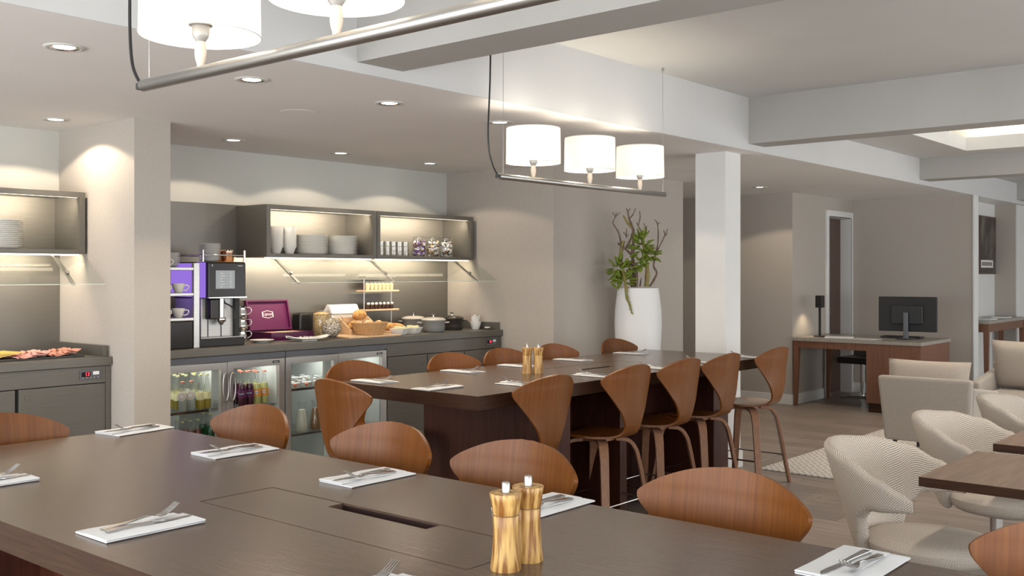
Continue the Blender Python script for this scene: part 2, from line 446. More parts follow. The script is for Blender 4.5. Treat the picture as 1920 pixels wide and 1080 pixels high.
# ------------------------------------------------------------------ the room
CZ = 2.436
floor = struct('floor', bx(-2.6, 17, -2.9, 7.6, -.12, -.012), 'gap')
me_cache = {}
rows = [(.35, 1.75), (1.75, 3.15), (3.15, 4.55), (4.55, 5.95)]
def in_lane(x): return 2.3 <= x < 12.8
k = 0; x = 2.3
while x < 12.7:
    off = (k * .53) % 1.4
    y = .3 - off
    while y < 5.3:
        y0 = max(y, .3); y1 = min(y + 1.4, 5.3)
        if y1 - y0 > .08:
            key = (round(y1-y0, 3))
            if key not in me_cache: me_cache[key] = bx(0, .213, 0, y1-y0-.003, -.012, 0).mesh('plank', 'plank')
            o = bpy.data.objects.new('plank', me_cache[key]); COL.objects.link(o); o.location = (x, y0, 0); o.parent = floor
        y += 1.4
    x += .216; k += 1
mb = MB()
for i in range(92):
    x0 = -2.6 + i*.216
    if x0 > 16.9: break
    if x0 + .2 < 2.3 or x0 > 12.69: mb.box(x0, min(x0+.213, 16.999), -2.9, 7.5, -.012, 0)
    else:
        mb.box(x0, x0+.213, -2.9, .297, -.012, 0); mb.box(x0, x0+.213, 5.303, 7.5, -.012, 0)
fo = mb.build('plank_field', 'plank', floor); fo['kind'] = 'stuff'

struct('wall_back', bx(-2.6, 6.84, 6.6, 6.75, 0, CZ), 'wall_white')
struct('wall_column', bx(3.17, 3.41, 5.65, 6.6, 0, CZ), 'wall_beige')
struct('wall_planter', bx(6.84, 8.975, 5.335, 7.6, 0, CZ), 'wall_beige')
struct('wall_recess', bx(8.975, 10.95, 7.4, 7.6, 0, CZ), 'wall_beige')
struct('wall_corridor', bx(10.95, 11.95, 5.07, 7.6, 0, CZ), 'wall_beige')
struct('wall_over_door', bx(11.95, 12.62, 5.07, 5.30, 2.2, CZ), 'wall_beige')
struct('wall_beside_door', bx(12.62, 12.86, 5.07, 5.3, 0, CZ), 'wall_beige')
struct('wall_office', bx(12.7, 12.86, 3.61, 5.07, 0, CZ), 'wall_beige')
struct('trim_1', bx(12.69, 12.862, 3.593, 3.609, 0, CZ), 'wall_bright')
struct('wall_niche', bx(12.86, 14.7, 3.9, 4.05, 0, CZ), 'wall_bright')
struct('wall_pilaster', bx(14.7, 17, 3.64, 4.05, 0, CZ), 'wall_beige')
struct('wall_far', bx(14.705, 17, 3.62, 3.638, -.01, 2.43), 'wall_bright')
struct('wall_end', bx(17, 17.15, -3.0, 4.05, -.12, 2.9), 'wall_white')
mb = bx(-2.75, -2.6, -3.0, 6.75, -.12, .1).box(-2.75, -2.6, -2.9, 6.75, 2.4, 2.9)
for y in (-2.9, .1, 3.2, 6.3): mb.box(-2.75, -2.6, y, y+.4, .1, 2.4)  # gaps between piers are added openings that let daylight in
struct('wall_left', mb, 'wall_white')
struct('pillar', bx(6.95, 7.19, 3.76, 4.02, 0, CZ), 'wall_bright')
# window wall behind the lounge: sill, head and piers with open panes between
mb = bx(-2.6, 17, -3.0, -2.9, -.12, .5).box(-2.6, 17, -3.0, -2.9, 1.9, 2.9)
for i in range(7): mb.box(-2.9 + i*3.0, -1.9 + i*3.0, -3.0, -2.9, .5, 1.9)
mb.box(15.1, 17, -3, -2.9, .5, 1.9)
struct('wall_window', mb, 'wall_white')
# ceilings: lower one over the buffet (its front face is the bulkhead), two higher bays, downstand beams
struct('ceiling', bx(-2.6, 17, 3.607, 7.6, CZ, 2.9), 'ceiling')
struct('wall_bulkhead', bx(-2.6, 17, 3.598, 3.6065, CZ+.0005, 2.9), 'bulkhead')  # thin facing added to carry the bulkhead's painted-in shade
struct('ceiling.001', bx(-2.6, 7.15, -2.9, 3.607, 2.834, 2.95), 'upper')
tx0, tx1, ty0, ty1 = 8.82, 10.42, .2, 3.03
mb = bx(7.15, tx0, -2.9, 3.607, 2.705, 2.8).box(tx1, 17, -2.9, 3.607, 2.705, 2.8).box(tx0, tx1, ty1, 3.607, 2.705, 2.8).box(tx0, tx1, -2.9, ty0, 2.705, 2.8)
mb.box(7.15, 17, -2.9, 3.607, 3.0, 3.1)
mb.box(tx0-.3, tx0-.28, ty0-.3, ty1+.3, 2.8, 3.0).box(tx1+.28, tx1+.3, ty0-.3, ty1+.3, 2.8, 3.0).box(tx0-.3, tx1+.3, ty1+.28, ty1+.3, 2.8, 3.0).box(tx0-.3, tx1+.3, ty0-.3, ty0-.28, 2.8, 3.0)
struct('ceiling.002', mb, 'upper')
mb = bx(tx0, tx0+.012, ty0, ty1, 2.703, 2.83).box(tx1-.012, tx1, ty0, ty1, 2.703, 2.83).box(tx0, tx1, ty1-.012, ty1, 2.703, 2.83).box(tx0, tx1, ty0, ty0+.012, 2.703, 2.83)
struct('trim_2', mb, 'wall_bright')
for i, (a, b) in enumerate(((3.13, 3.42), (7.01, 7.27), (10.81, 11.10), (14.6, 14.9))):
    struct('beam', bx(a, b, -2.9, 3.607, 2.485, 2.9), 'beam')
cv = thing('cove_light', 'warm strip light hidden in the recessed ceiling tray beyond the beam', 'cove light', (9.6, 1.6, 2.81))
for nm, q in (('led_strip', (tx0-.16, tx0-.13, ty0, ty1, 2.815, 2.835)), ('led_strip', (tx1+.13, tx1+.16, ty0, ty1, 2.815, 2.835)),
              ('led_strip', (tx0, tx1, ty1+.13, ty1+.16, 2.815, 2.835)), ('led_strip', (tx0, tx1, ty0-.16, ty0-.13, 2.815, 2.835))):
    bx(*q).build(nm, 'cove', cv, w=True)
# skirting boards
def skirt(n, *a): struct('baseboard_' + n, bx(*a), 'wall_bright', bevel=.004)
skirt('corridor', 10.935, 10.949, 5.056, 7.3, 0, .12)
skirt('office', 10.95, 11.86, 5.056, 5.069, 0, .12)
skirt('door', 12.69, 12.698, 5.056, 5.069, 0, .12)
skirt('partition', 12.686, 12.699, 3.6, 5.05, 0, .12)
skirt('pillar', 6.935, 7.205, 3.745, 3.759, 0, .14)
skirt('pillar_side', 6.935, 6.949, 3.76, 4.035, 0, .14)
skirt('planter', 6.86, 8.99, 5.321, 5.334, 0, .12)
# far door: frame, leaf set back in the wall, lever handle
dr = struct('door_1', bx(11.955, 12.615, 5.19, 5.235, .006, 2.195), 'door_wood')
bx(12.03, 12.05, 5.13, 5.19, 1.02, 1.04).box(12.03, 12.15, 5.125, 5.14, 1.02, 1.04).build('door_handle', 'satin', dr)
mb = bx(11.87, 11.95, 5.05, 5.069, 0, 2.28).box(12.62, 12.69, 5.05, 5.069, 0, 2.28).box(11.95, 12.62, 5.05, 5.069, 2.2, 2.28)
mb.box(11.938, 11.954, 5.05, 5.25, 0, 2.2).box(12.616, 12.632, 5.05, 5.25, 0, 2.2).box(11.954, 12.616, 5.05, 5.25, 2.196, 2.21)
struct('trim_3', mb, 'wall_bright')
# loudspeakers flush in the ceiling
for i, (sx, sy) in enumerate(((3.673, 4.728), (9.714, 4.55))):
    t = thing('ceiling_speaker', ('round white speaker grille flush in the ceiling above the buffet table', 'round white speaker grille flush in the ceiling before the desk corner')[i], 'speaker', (sx, sy, CZ))
    MB().lathe([(.085, -.001), (.095, -.0025), (.1, -.0025), (.105, -.0005)], 32, cap=False).build('rim', 'ceiling', t)
    MB().lathe([(.0, -.0015), (.085, -.0015), (.085, -.0005)], 32, cap=False).build('grille', 'ceiling', t)

# ------------------------------------------------------------------ recessed downlights
DL = [(1.996, 4.11, 'above the end chair of the near table'), (2.913, 4.11, 'second along the front row, beyond the end chair'),
      (3.80, 4.10, 'third along the front row, near the bulkhead'), (4.72, 4.10, 'behind the cord of the far pendant lamp'),
      (5.61, 4.10, 'above the middle shade of the far pendant'), (2.896, 6.07, 'above the cold cuts counter beside the column'),
      (4.143, 6.06, 'above the coffee machine'), (5.127, 6.08, 'above the plate cabinet'), (6.087, 6.07, 'above the glass cabinet'),
      (10.036, 5.02, 'before the corridor wall beyond the white pillar')]
proto_dl = None
for i, (x, y, w) in enumerate(DL):
    lab = 'round recessed ceiling spotlight ' + w
    if proto_dl is None:
        t = proto_dl = thing('downlight', lab, 'ceiling light', (x, y, CZ), 0, 'recessed downlights in the low ceiling')
        MB().lathe([(.058, -.0005), (.058, -.005), (.066, -.008), (.078, -.006), (.082, -.0005)], 32, cap=False).build('trim_ring', 'wall_white', t)
        MB().lathe([(.058, -.006), (.044, -.003), (.043, -.0008)], 32, cap=False).build('reflector', 'chrome', t)
        MB().lathe([(0, -.002), (.043, -.002), (.043, -.0006)], 24, cap=False).build('lens', 'lens', t)
    else:
        t = dup(proto_dl, (x, y, CZ), 0, lab)
    back = y > 5.5
    light('SPOT', 'spot_beam', (0, 0, -.02), (11 if i == 5 else 11) if back else 12, (1, .80, .58), t, spot_size=R(74), spot_blend=.75, shadow_soft_size=.03)
    light('SPOT', 'spot_spill', (0, 0, -.02), (14 if i == 5 else 8) if back else 13, (1, .82, .62), t, spot_size=R(136), spot_blend=.12, shadow_soft_size=.02)

# one real tray spotlight; the others are added to brighten the lounge
for x, y, z, w in ((9.2, 2.35, 2.9995, 'added in the recessed tray before the far beam'), (10.05, 2.35, 2.9995, 'in the recessed tray near its far corner'), (9.62, 1.1, 2.9995, 'added in the middle of the recessed tray'),
                   (4.7, .7, 2.8335, 'added above the first side table'), (6.0, .7, 2.8335, 'added above the second side table'), (7.9, 2.6, 2.7045, 'added above the gap between tub chairs and armchairs')):
    t = dup(proto_dl, (x, y, z), 0, 'round recessed ceiling spotlight ' + w, 'recessed downlights over the lounge')
    light('SPOT', 'spot_beam', (0, 0, -.02), 42, (1, .86, .70), t, spot_size=R(100), spot_blend=.8, shadow_soft_size=.05)

# ------------------------------------------------------------------ the two long bar-height tables
def bar_table(name, label, x0, x1, y0, y1, lid, slot, legs, along, panels):
    t = thing(name, label, 'table', ((x0+x1)/2, (y0+y1)/2, 0))
    a, b, c, d = lid; zt, zb = .9, .83
    wood = 'table' if along == 'y' else 'table_x'
    mb = bx(x0, a, y0, y1, zb, zt).box(b, x1, y0, y1, zb, zt).box(a, b, y0, c, zb, zt).box(a, b, d, y1, zb, zt)
    mb.build('tabletop', wood, t, w=True)
    e = .0015   # edge banding
    mb = bx(x0-e, x0, y0-e, y1+e, zb, zt-.001).box(x1, x1+e, y0-e, y1+e, zb, zt-.001).box(x0, x1, y0-e, y0, zb, zt-.001).box(x0, x1, y1, y1+e, zb, zt-.001)
    mb.build('edge_band', 'table_edge', t, w=True)
    bx(a, b, c, d, zb, zb+.01).build('cable_tray', 'slot', t, w=True)
    g = .0045; p, q, r, s_ = slot
    if along == 'y':
        bx(b-.001, b-.0003, r, s_, zb+.01, zt-.006).build('slot_shade_sheet', 'slot', t, w=True)  # thin dark sheet added; its colour stands for shade on the slot wall
        o = [(a+g, c+g), (b-g, c+g), (b-g, r), (p, r), (p, s_), (b-g, s_), (b-g, d-g), (a+g, d-g)]
    else:
        o = [(a+g, c+g), (p, c+g), (p, s_), (q, s_), (q, c+g), (b-g, c+g), (b-g, d-g), (a+g, d-g)]
    MB().prism(o, .872, zt-.0006).build('lid', wood, t, w=True)
    for L in legs: bx(*L).build('leg', 'table_base', t, bevel=.003, w=True)
    for L in panels: bx(*L).build('panel', 'table_base', t, w=True)
    return t
NX0, NX1, NY0, NY1 = 1.078, 2.15, .45, 3.663
bar_table('bar_table', 'long dark oak bar table with cable lid, pair of tall pepper mills and end chair', NX0, NX1, NY0, NY1,
          (1.51, 1.746, 1.40, 2.364), (1.692, 1.746, 1.70, 2.06),
          [(1.16, 2.07, .75, .94, 0, .829), (1.16, 2.07, 3.12, 3.31, 0, .829)], 'y', [(1.44, 1.48, .941, 3.119, .02, .829)])
FX0, FX1, FY0, FY1 = 3.69, 6.88, 3.345, 4.415
bar_table('bar_table', 'long dark oak bar table parallel to the buffet beneath the far pendant', FX0, FX1, FY0, FY1,
          (4.85, 5.82, 3.76, 4.0), (5.12, 5.48, 3.76, 3.81),
          [(4.27, 4.46, 3.36, 4.31, 0, .829), (6.05, 6.25, 3.36, 4.31, 0, .829)], 'x', [(4.461, 6.049, 3.75, 3.79, .02, .829), (5.0, 5.07, 3.40, 3.749, .02, .829)])

# ------------------------------------------------------------------ moulded plywood counter stools
def stool_shells():
    ctrl = [(.212, .562, .02), (.208, .564, .09), (.185, .570, .165), (.10, .574, .212), (.0, .572, .215), (-.09, .572, .185), (-.16, .578, .125),
            (-.205, .596, .085), (-.232, .632, .072), (-.244, .70, .10), (-.25, .77, .148), (-.256, .84, .203), (-.262, .883, .238), (-.266, .908, .247), (-.268, .922, .240),
            (-.270, .941, .213), (-.274, .964, .162), (-.277, .981, .10), (-.279, .99, .02)]
    S = spline(ctrl, 4); cut = 8*4 + 1
    nu = 17; P = []; UV = []; L = 0; prev = None
    for (y, z, w) in S:
        if prev: L += math.hypot(y-prev[0], z-prev[1])
        prev = (y, z); row = []; ruv = []
        bk = min(max((z-.60)/.2, 0), 1); bk = bk*bk*(3-2*bk)
        for j in range(nu):
            u = -1 + 2*j/(nu-1); x = u*w
            q = x*x
            row.append(Vector((x, y + 1.25*bk*q, z + (1-bk)*(.35*q - .004)))); ruv.append((x, L))
        P.append(row); UV.append(ruv)
    return P, UV, cut
def make_stool():
    t = thing('counter_stool', 'x', 'stool')
    P, UV, cut = stool_shells()
    MB().shell(P, .013, UV, 0, cut).build('seat', 'walnut', t)
    MB().shell(P, .013, UV, cut, None).build('backrest', 'walnut', t)
    for sx in (-1, 1):
        for sy in (-1, 1):
            pts = spline([(0, 0, .548), (.07, .065, .546), (.125, .118, .535), (.155, .146, .49), (.172, .162, .42), (.205, .192, .2), (.235, .22, 0)], 4)
            pts = [(x*sx, y*sy, z) for x, y, z in pts]
            MB().sweep(pts[4:], (-sy, sx, 0) if sx*sy > 0 else (sy, -sx, 0), [.06 - .018*i/20 for i in range(len(pts)-4)], .022).build('leg', 'walnut_leg', t, bevel=.004)
    bx(-.075, .075, -.07, .07, .535, .556).build('seat_mount', 'walnut_leg', t, bevel=.005)
    q = (.2, .187)
    MB().tube([(-q[0], -q[1], .2), (q[0], -q[1], .2)], .006).tube([(-q[0], q[1], .2), (q[0], q[1], .2)], .006)\
        .tube([(-q[0], -q[1], .2), (-q[0], q[1], .2)], .006).tube([(q[0], -q[1], .2), (q[0], q[1], .2)], .006).build('foot_rail', 'chrome', t)
    return t
proto_stool = make_stool()
pre = 'walnut stool '
ST = [(4.07, 3.43, 0, 'at the far table beside its open corner, back to the aisle', 'a'), (4.825, 3.43, 0, 'second from the open corner along the aisle side of the far table', 'a'),
      (5.40, 3.43, 0, 'in the middle of the aisle side of the far table', 'a'), (5.925, 3.43, 0, 'fourth along the aisle side of the far table, before the last', 'a'),
      (6.65, 3.43, 0, 'at the pillar end of the far table, legs in full view', 'a'),
      (3.95, 4.33, PI, 'in front of the glass fridge doors behind the far table', 'b'), (4.765, 4.33, PI, 'before the grey cabinet doors behind the far table', 'b'),
      (5.29, 4.33, PI, 'behind the far table, overlapped by the pepper mills', 'b'), (5.86, 4.33, PI, 'behind the far table next to the plain wall', 'b'),
      (6.65, 4.33, PI, 'behind the far table before the white planter', 'b'),
      (3.46, 3.84, R(-97), 'at the short end of the far table, back to the near table', 'c'),
      (2.13, 3.30, R(90), 'at the near table before the drinks fridge', 'd'), (2.13, 2.56, R(90), 'at the near table, overlapping the stool at the far table end', 'd'),
      (2.13, 1.975, R(90), 'at the near table behind the pepper mills', 'd'), (2.13, 1.275, R(90), 'at the near table, broad back in front of the lounge floor', 'd'),
      (2.13, .42, R(90), 'cut by the picture corner beside the tweed chairs', 'd'),
      (1.60, 3.57, PI, 'at the short end of the near table before the cold cuts counter', 'e')]
grp = {'a': 'stools on the aisle side of the far table', 'b': 'stools on the buffet side of the far table', 'c': 'stools at the table ends', 'd': 'stools on the far side of the near table', 'e': 'stools at the table ends'}
for i, (x, y, rz, lab, g) in enumerate(ST):
    if i == 0:
        t = proto_stool; t.location = (x, y, 0); t.rotation_euler.z = rz; t['label'] = pre + lab; t['group'] = grp[g]
    else: dup(proto_stool, (x, y, 0), rz, pre + lab, grp[g])

# ------------------------------------------------------------------ place settings: napkin, fork, knife (each a thing of its own)
def make_napkin():     # long side along x, diner at -x
    mb = MB(); n = 9
    def fold(y0, y1, z0, h, dx):
        P = []
        for i in range(n):
            x = -.125 + dx + .25*i/(n-1); w = .0012*math.sin(i*1.3+z0*900)
            P.append([Vector((x, y0+.003, z0+w*.2)), Vector((x, y0, z0+h/2)), Vector((x, y0+.003, z0+h+w)), Vector((x, (y0+y1)/2, z0+h+.0006+w)), Vector((x, y1-.003, z0+h+w)), Vector((x, y1, z0+h/2)), Vector((x, y1-.003, z0+w*.2))])
        b = len(mb.v); mb.grid(P, cv=True)
        for r in (0, n-1):
            mb.f.append([b+r*7+k for k in range(7)]); mb.sm.append(False); mb.uv.append(None)
    fold(-.0725, .0725, .0005, .0042, 0)
    fold(-.0725, .030, .0047, .0035, .001)
    o = mb.build('napkin', 'linen'); return o
def make_fork():
    z = .0
    pts = spline([(-.1, .0025), (-.07, .004), (-.02, .008), (.015, .012), (.035, .0085), (.055, .010), (.075, .019), (.095, .032)], 4)
    wd = [w[0] for w in spline([(.018,), (.017,), (.008,), (.0065,), (.016,), (.024,), (.024,), (.022,)], 4)]
    cutk = 22
    mb = MB().sweep([(x, 0, zz) for x, zz in pts[:cutk+1]], (0, 1, 0), wd[:cutk+1], .0028)
    for k in (-1.5, -.5, .5, 1.5):
        mb.sweep([(x, k*.0066, zz) for x, zz in pts[cutk:]], (0, 1, 0), [.0040 - .0018*i/8 for i in range(len(pts)-cutk)], .0022)
    return mb.build('fork', 'cutlery', bevel=.0006)
def make_knife():
    mb = MB().sweep([(-.105, 0, .004), (-.09, 0, .005), (-.03, 0, .005), (.01, 0, .0042)], (0, 1, 0), [.017, .018, .012, .010], .006)
    mb.prism([(.008, -.005), (.07, -.009), (.1, -.008), (.118, .002), (.1, .006), (.008, .005)], .003, .0045)
    return mb.build('knife', 'cutlery', bevel=.0015)
K = .6/.544
SET = []   # x, y, rotation, words
for x, y, rz, w in [(1.145, 2.01, 0, 'on the near table edge below the cable lid, fork tines raised'), (1.82, 2.65, PI, 'on the near table before the stool by the fridge'),
                    (1.815, 2.04, PI, 'on the near table between the cable lid and the stools'), (1.842, 3.275, PI+.15, 'on the near table corner under the beige column'),
                    (1.12, 2.74, 0, 'on the near table beside the end chair, cut by the picture edge'), (1.86, 1.478, PI, 'on the near table behind the pepper mills'),
                    (1.85, .735, PI, 'on the near table corner beside the tweed chairs'), (1.145, 1.30, 0, 'on the near table beyond the cable lid, cut by the picture bottom')]:
    SET.append((x*K, y*K, rz, w))
for x, y, rz, w in [(3.47, 3.85, -PI/2, 'on the far table before the stool by the fridge doors'), (3.46, 3.40, 0, 'on the far table end, alone on the short edge'),
                    (4.14, 3.87, -PI/2, 'on the far table before the stool by the grey cabinet'), (4.60, 3.85, -PI/2, 'on the far table touching the pepper mills from the fridge side'),
                    (5.14, 3.85, -PI/2, 'on the far table beyond the pepper mills'), (5.82, 3.86, -PI/2, 'on the far table below the white planter'),
                    (3.84, 3.20, PI/2, 'on the far table behind the stool at the open corner'), (4.43, 3.17, PI/2, 'on the far table behind the second aisle stool'),
                    (5.03, 3.165, PI/2, 'on the far table behind the middle aisle stool'), (5.54, 3.155, PI/2, 'on the far table behind the fourth aisle stool'),
                    (6.08, 3.14, PI/2, 'on the far table at the pillar end')]:
    SET.append((x*K, y*K, rz, w))
nap0 = frk0 = knf0 = None
for i, (x, y, rz, w) in enumerate(SET):
    z = .9; c, s_ = math.cos(rz), math.sin(rz)
    def loc(dx, dy, dz): return (x + dx*c - dy*s_, y + dx*s_ + dy*c, z + dz)
    g = 'place settings on the near table' if i < 8 else 'place settings on the far table'
    jit = random.uniform(-.05, .05)
    if nap0 is None:
        nap0, frk0, knf0 = make_napkin(), make_fork(), make_knife()
        a, b, d = nap0, frk0, knf0
        for o, q in ((a, 'napkin'), (b, 'fork'), (d, 'knife')): o['category'] = q
    else:
        a, b, d = [dup(o, (0, 0, 0)) for o in (nap0, frk0, knf0)]
    a.location = loc(0, 0, .0004); a.rotation_euler = (0, 0, rz); tag(a, 'folded white napkin ' + w, None, 'napkins, ' + g)
    d.location = loc(.012, -.012, .0072); d.rotation_euler = (0, 0, rz + jit); tag(d, 'steel knife ' + w, None, 'knives, ' + g)
    b.location = loc(.012, .022, .0082); b.rotation_euler = (0, 0, rz + .03 + jit); tag(b, 'steel fork ' + w, None, 'forks, ' + g)

# ------------------------------------------------------------------ olive wood pepper mills
def make_mill():
    t = thing('pepper_mill', 'x', 'pepper mill')
    MB().lathe([(.0, 0), (.0315, 0), (.0318, .003), (.0285, .03), (.0265, .06), (.026, .085), (.0268, .109), (.0258, .1105)], 40).build('body', 'olive', t)
    MB().lathe([(.0258, .112), (.0272, .1135), (.0285, .125), (.031, .141), (.0335, .1545), (.0325, .156), (.0, .157)], 40, cap=False).build('head', 'olive', t)
    MB().lathe([(.0245, .1095), (.0245, .1125)], 32).build('groove', 'bark', t)
    MB().lathe([(.0, .156), (.0085, .156), (.0085, .1755), (.007, .1775), (.0, .178)], 24).build('knob', 'satin', t)
    return t
m0 = make_mill(); m0.location = (1.567, 1.345, .9); m0.rotation_euler.z = 1.0
tag(m0, 'tall olive wood pepper mill in front of its twin on the near table', None, 'olive wood mills')
dup(m0, (1.647, 1.352, .9), 2.6, 'tall olive wood pepper mill half hidden behind its twin, near table', 'olive wood mills')
dup(m0, (4.742, 3.90, .9), 3.3, 'olive wood pepper mill on the far table, the one toward the fridge', 'olive wood mills')
dup(m0, (4.79, 3.852, .9), 4.4, 'olive wood pepper mill on the far table, the one toward the pillar', 'olive wood mills')

# ------------------------------------------------------------------ pendant lamps: tube with three drum shades
def pendant(label, origin, rz, length, xs, zc, cord_side):
    t = thing('pendant_lamp', label, 'pendant lamp', origin, rz, 'three-shade pendant lamps')
    r = .0165
    MB().tube([(-.004, 0, 0), (0, 0, 0), (length, 0, 0), (length+.004, 0, 0)], [r*.8, r, r, r*.8], 20).build('tube', 'tube_steel', t)
    top = zc - origin[2]
    for x in (.03, length-.02):
        MB().tube([(x, 0, r*.6), (x, 0, top)], .0016, 6).lathe([(.008, -.02), (.008, 0)], 12, (x, 0, top-.0005)).build('wire', 'satin', t)
    for x in xs:
        MB().lathe([(.009, r*.7), (.0095, .022), (.0125, .03), (.015, .046), (.0145, .06), (.012, .075), (.012, .078)], 20, (x, 0, 0)).build('stem', 'stem_pink', t)
        so = MB().lathe([(.012, .078), (.020, .09), (.022, .098), (.022, .118), (.03, .119), (.03, .122), (.018, .123), (.018, .135)], 20, (x, 0, 0)).build('socket', 'socket', t)
        MB().lathe([(.012, .135), (.013, .145), (.028, .172), (.030, .19), (.022, .212), (.0, .22)], 16, (x, 0, 0), cap=False).build('bulb', 'bulb', so)
        mb = MB()
        N = 48; P = []
        for (rr, zz) in ((.1515, .093), (.1505, .1), (.148, .275), (.147, .282)):
            P.append([Vector((x + rr*math.cos(2*PI*k/N), rr*math.sin(2*PI*k/N), zz)) for k in range(N)])
        mb.grid(P, cv=True)
        sh = mb.build('lamp_shade', 'shade', t)
        for zz, rr in ((.093, .1515), (.282, .147)):
            MB().tube([(x + rr*math.cos(2*PI*k/N), rr*math.sin(2*PI*k/N), zz) for k in range(N)], .0018, 6, closed=True).build('shade_ring', 'wall_bright', sh)
        mb = MB().tube([(x + .022*math.cos(2*PI*k/16), .022*math.sin(2*PI*k/16), .1215) for k in range(16)], .003, 6, closed=True)
        for a in range(3):
            q = 2*PI*a/3 + .4
            mb.tube([(x + .024*math.cos(q), .024*math.sin(q), .121), (x + .11*math.cos(q), .11*math.sin(q), .118), (x + .15*math.cos(q), .15*math.sin(q), .096)], .0014, 6)
        mb.build('wire_spider', 'socket', sh)
        light('POINT', 'bulb_light', (x, 0, .185), 7, (1, .88, .72), t, shadow_soft_size=.042)
    cs = cord_side
    MB().tube(spline([(0, 0, 0), (-.02, 0, .012), (-.055, .0, .06), (-.078, .005, .14), (-.082, .006, .26), (-.07, .004, .5), (-.068, 0, top)], 8), .0045, 8).build('cord', 'black', t)
    MB().lathe([(.0, -.012), (.014, -.012), (.014, .004), (.0, .004)], 14, (-.012, 0, .002)).build('cord_clamp', 'black', t)
    return t
pendant('three white drum shades on a thick steel tube above the near table', (1.463, 2.56, 2.015), R(-90), 1.63, (.277, .81, 1.34), 2.834, 1)
pendant('three white drum shades in a row above the far table', (4.03, 3.503, 2.015), 0, 1.632, (.283, .809, 1.343), 2.834, 1)

# ------------------------------------------------------------------ buffet alcove: backsplash, worktops, metal units
struct('wall_panel', bx(3.412, 6.838, 6.585, 6.599, .9, 2.025), 'steel_panel')
struct('wall_panel.001', bx(.9, 3.168, 6.585, 6.599, .9, 2.02), 'steel_panel')

def worktop(label, x0, x1, zt, splash):
    t = thing('worktop', label, 'counter top', ((x0+x1)/2, 6.24, zt))
    bx(x0, x1, 5.90, 6.583, zt-.052, zt).build('slab', 'steel_dark', t, bevel=.003, w=True)
    bx(splash[0], splash[1], 5.935, 6.583, zt, zt+.066).build('end_splash', 'steel_dark', t, bevel=.002, w=True)
    return t
worktop('long grey steel worktop carrying the coffee machine, bread and casseroles', 3.414, 6.836, 1.005, (6.808, 6.834))
worktop('grey steel worktop under the cold cuts with a raised end strip', 1.2, 3.166, .995, (3.128, 3.152))

def lock(parent, x, z, y=5.9195):
    o = MB().lathe([(.0, 0), (.009, 0), (.009, .006), (.005, .006), (.005, .003), (.0, .003)], 16).xf(Matrix.Translation((x, y, z)) @ Matrix.Rotation(R(90), 4, 'X')).build('lock', 'chrome', parent, w=False)
def control(t, x, z, s=1.0):
    p = bx(x-.068*s, x+.068*s, 5.912, 5.919, z-.025*s, z+.025*s).build('control_panel', 'steel_strip', t, w=True)
    L = t.matrix_basis.inverted()
    bx(x-.058*s, x-.002*s, 5.9105, 5.912, z-.013*s, z+.016*s).xf(L).build('display', 'dark_screen', p)
    text('digits', '13', .03*s, 'red_led', L @ Vector((x-.022*s, 5.9100, z+.002)), (R(90), 0, 0), p)
    bx(x+.014*s, x+.052*s, 5.9105, 5.912, z-.002*s, z+.018*s).xf(L).build('badge', 'white_print', p)
    mb = MB()
    for k in range(5): mb.lathe([(.0, 0), (.0025, 0), (.0025, .001), (0, .001)], 8).xf(Matrix.Translation((x-.05*s+k*.024*s, 5.9115, z-.018*s)) @ Matrix.Rotation(R(90), 4, 'X'), len(mb.v)-32)
    mb.xf(L).build('button', 'white_print', p)
def metal_unit(label, x0, x1, zt, doors, ctl, locks, fascia=True):
    t = thing('base_cabinet', label, 'cabinet', ((x0+x1)/2, 6.2, 0))
    bx(x0, x1, 5.935, 6.58, .08, zt).build('body', 'gap', t, w=True)
    bx(x0, x1, 6.0, 6.57, 0, .08).build('plinth', 'black_matte', t, w=True)
    if fascia: bx(x0, x1-.035, 5.919, 5.935, zt-.103, zt-.002).build('fascia', 'steel_dark', t, bevel=.0015, w=True)
    bx(x1-.033, x1, 5.919, 5.935, .08, zt-.002).build('end_stile', 'steel_dark', t, bevel=.0015, w=True)
    for i, (a, b) in enumerate(doors):
        d = bx(a, b, 5.919, 5.935, .085, zt-.108).build('door', 'steel_dark', t, bevel=.0015, w=True)
        if locks[i] is not None:
            lx = locks[i]
            MB().lathe([(.0, 0), (.011, 0), (.011, .005), (.005, .005), (.005, .002), (.0, .002)], 16).xf(t.matrix_basis.inverted() @ Matrix.Translation((lx, 5.919, zt-.155)) @ Matrix.Rotation(R(90), 4, 'X')).build('lock', 'chrome', d)
    if ctl: control(t, *ctl)
    return t
metal_unit('grey metal cabinet with lock and red digits beside the glass fridges', 5.462, 6.836, .952,
           [(5.468, 5.906), (5.916, 6.352), (6.362, 6.80)], (6.70, .905), (5.86, 5.96, None))
metal_unit('grey metal cabinet with red digits under the cold cuts', 1.2, 3.166, .942,
           [(1.21, 1.89), (1.9, 2.588), (2.61, 3.13)], (3.035, .893), (None, None, 2.65))

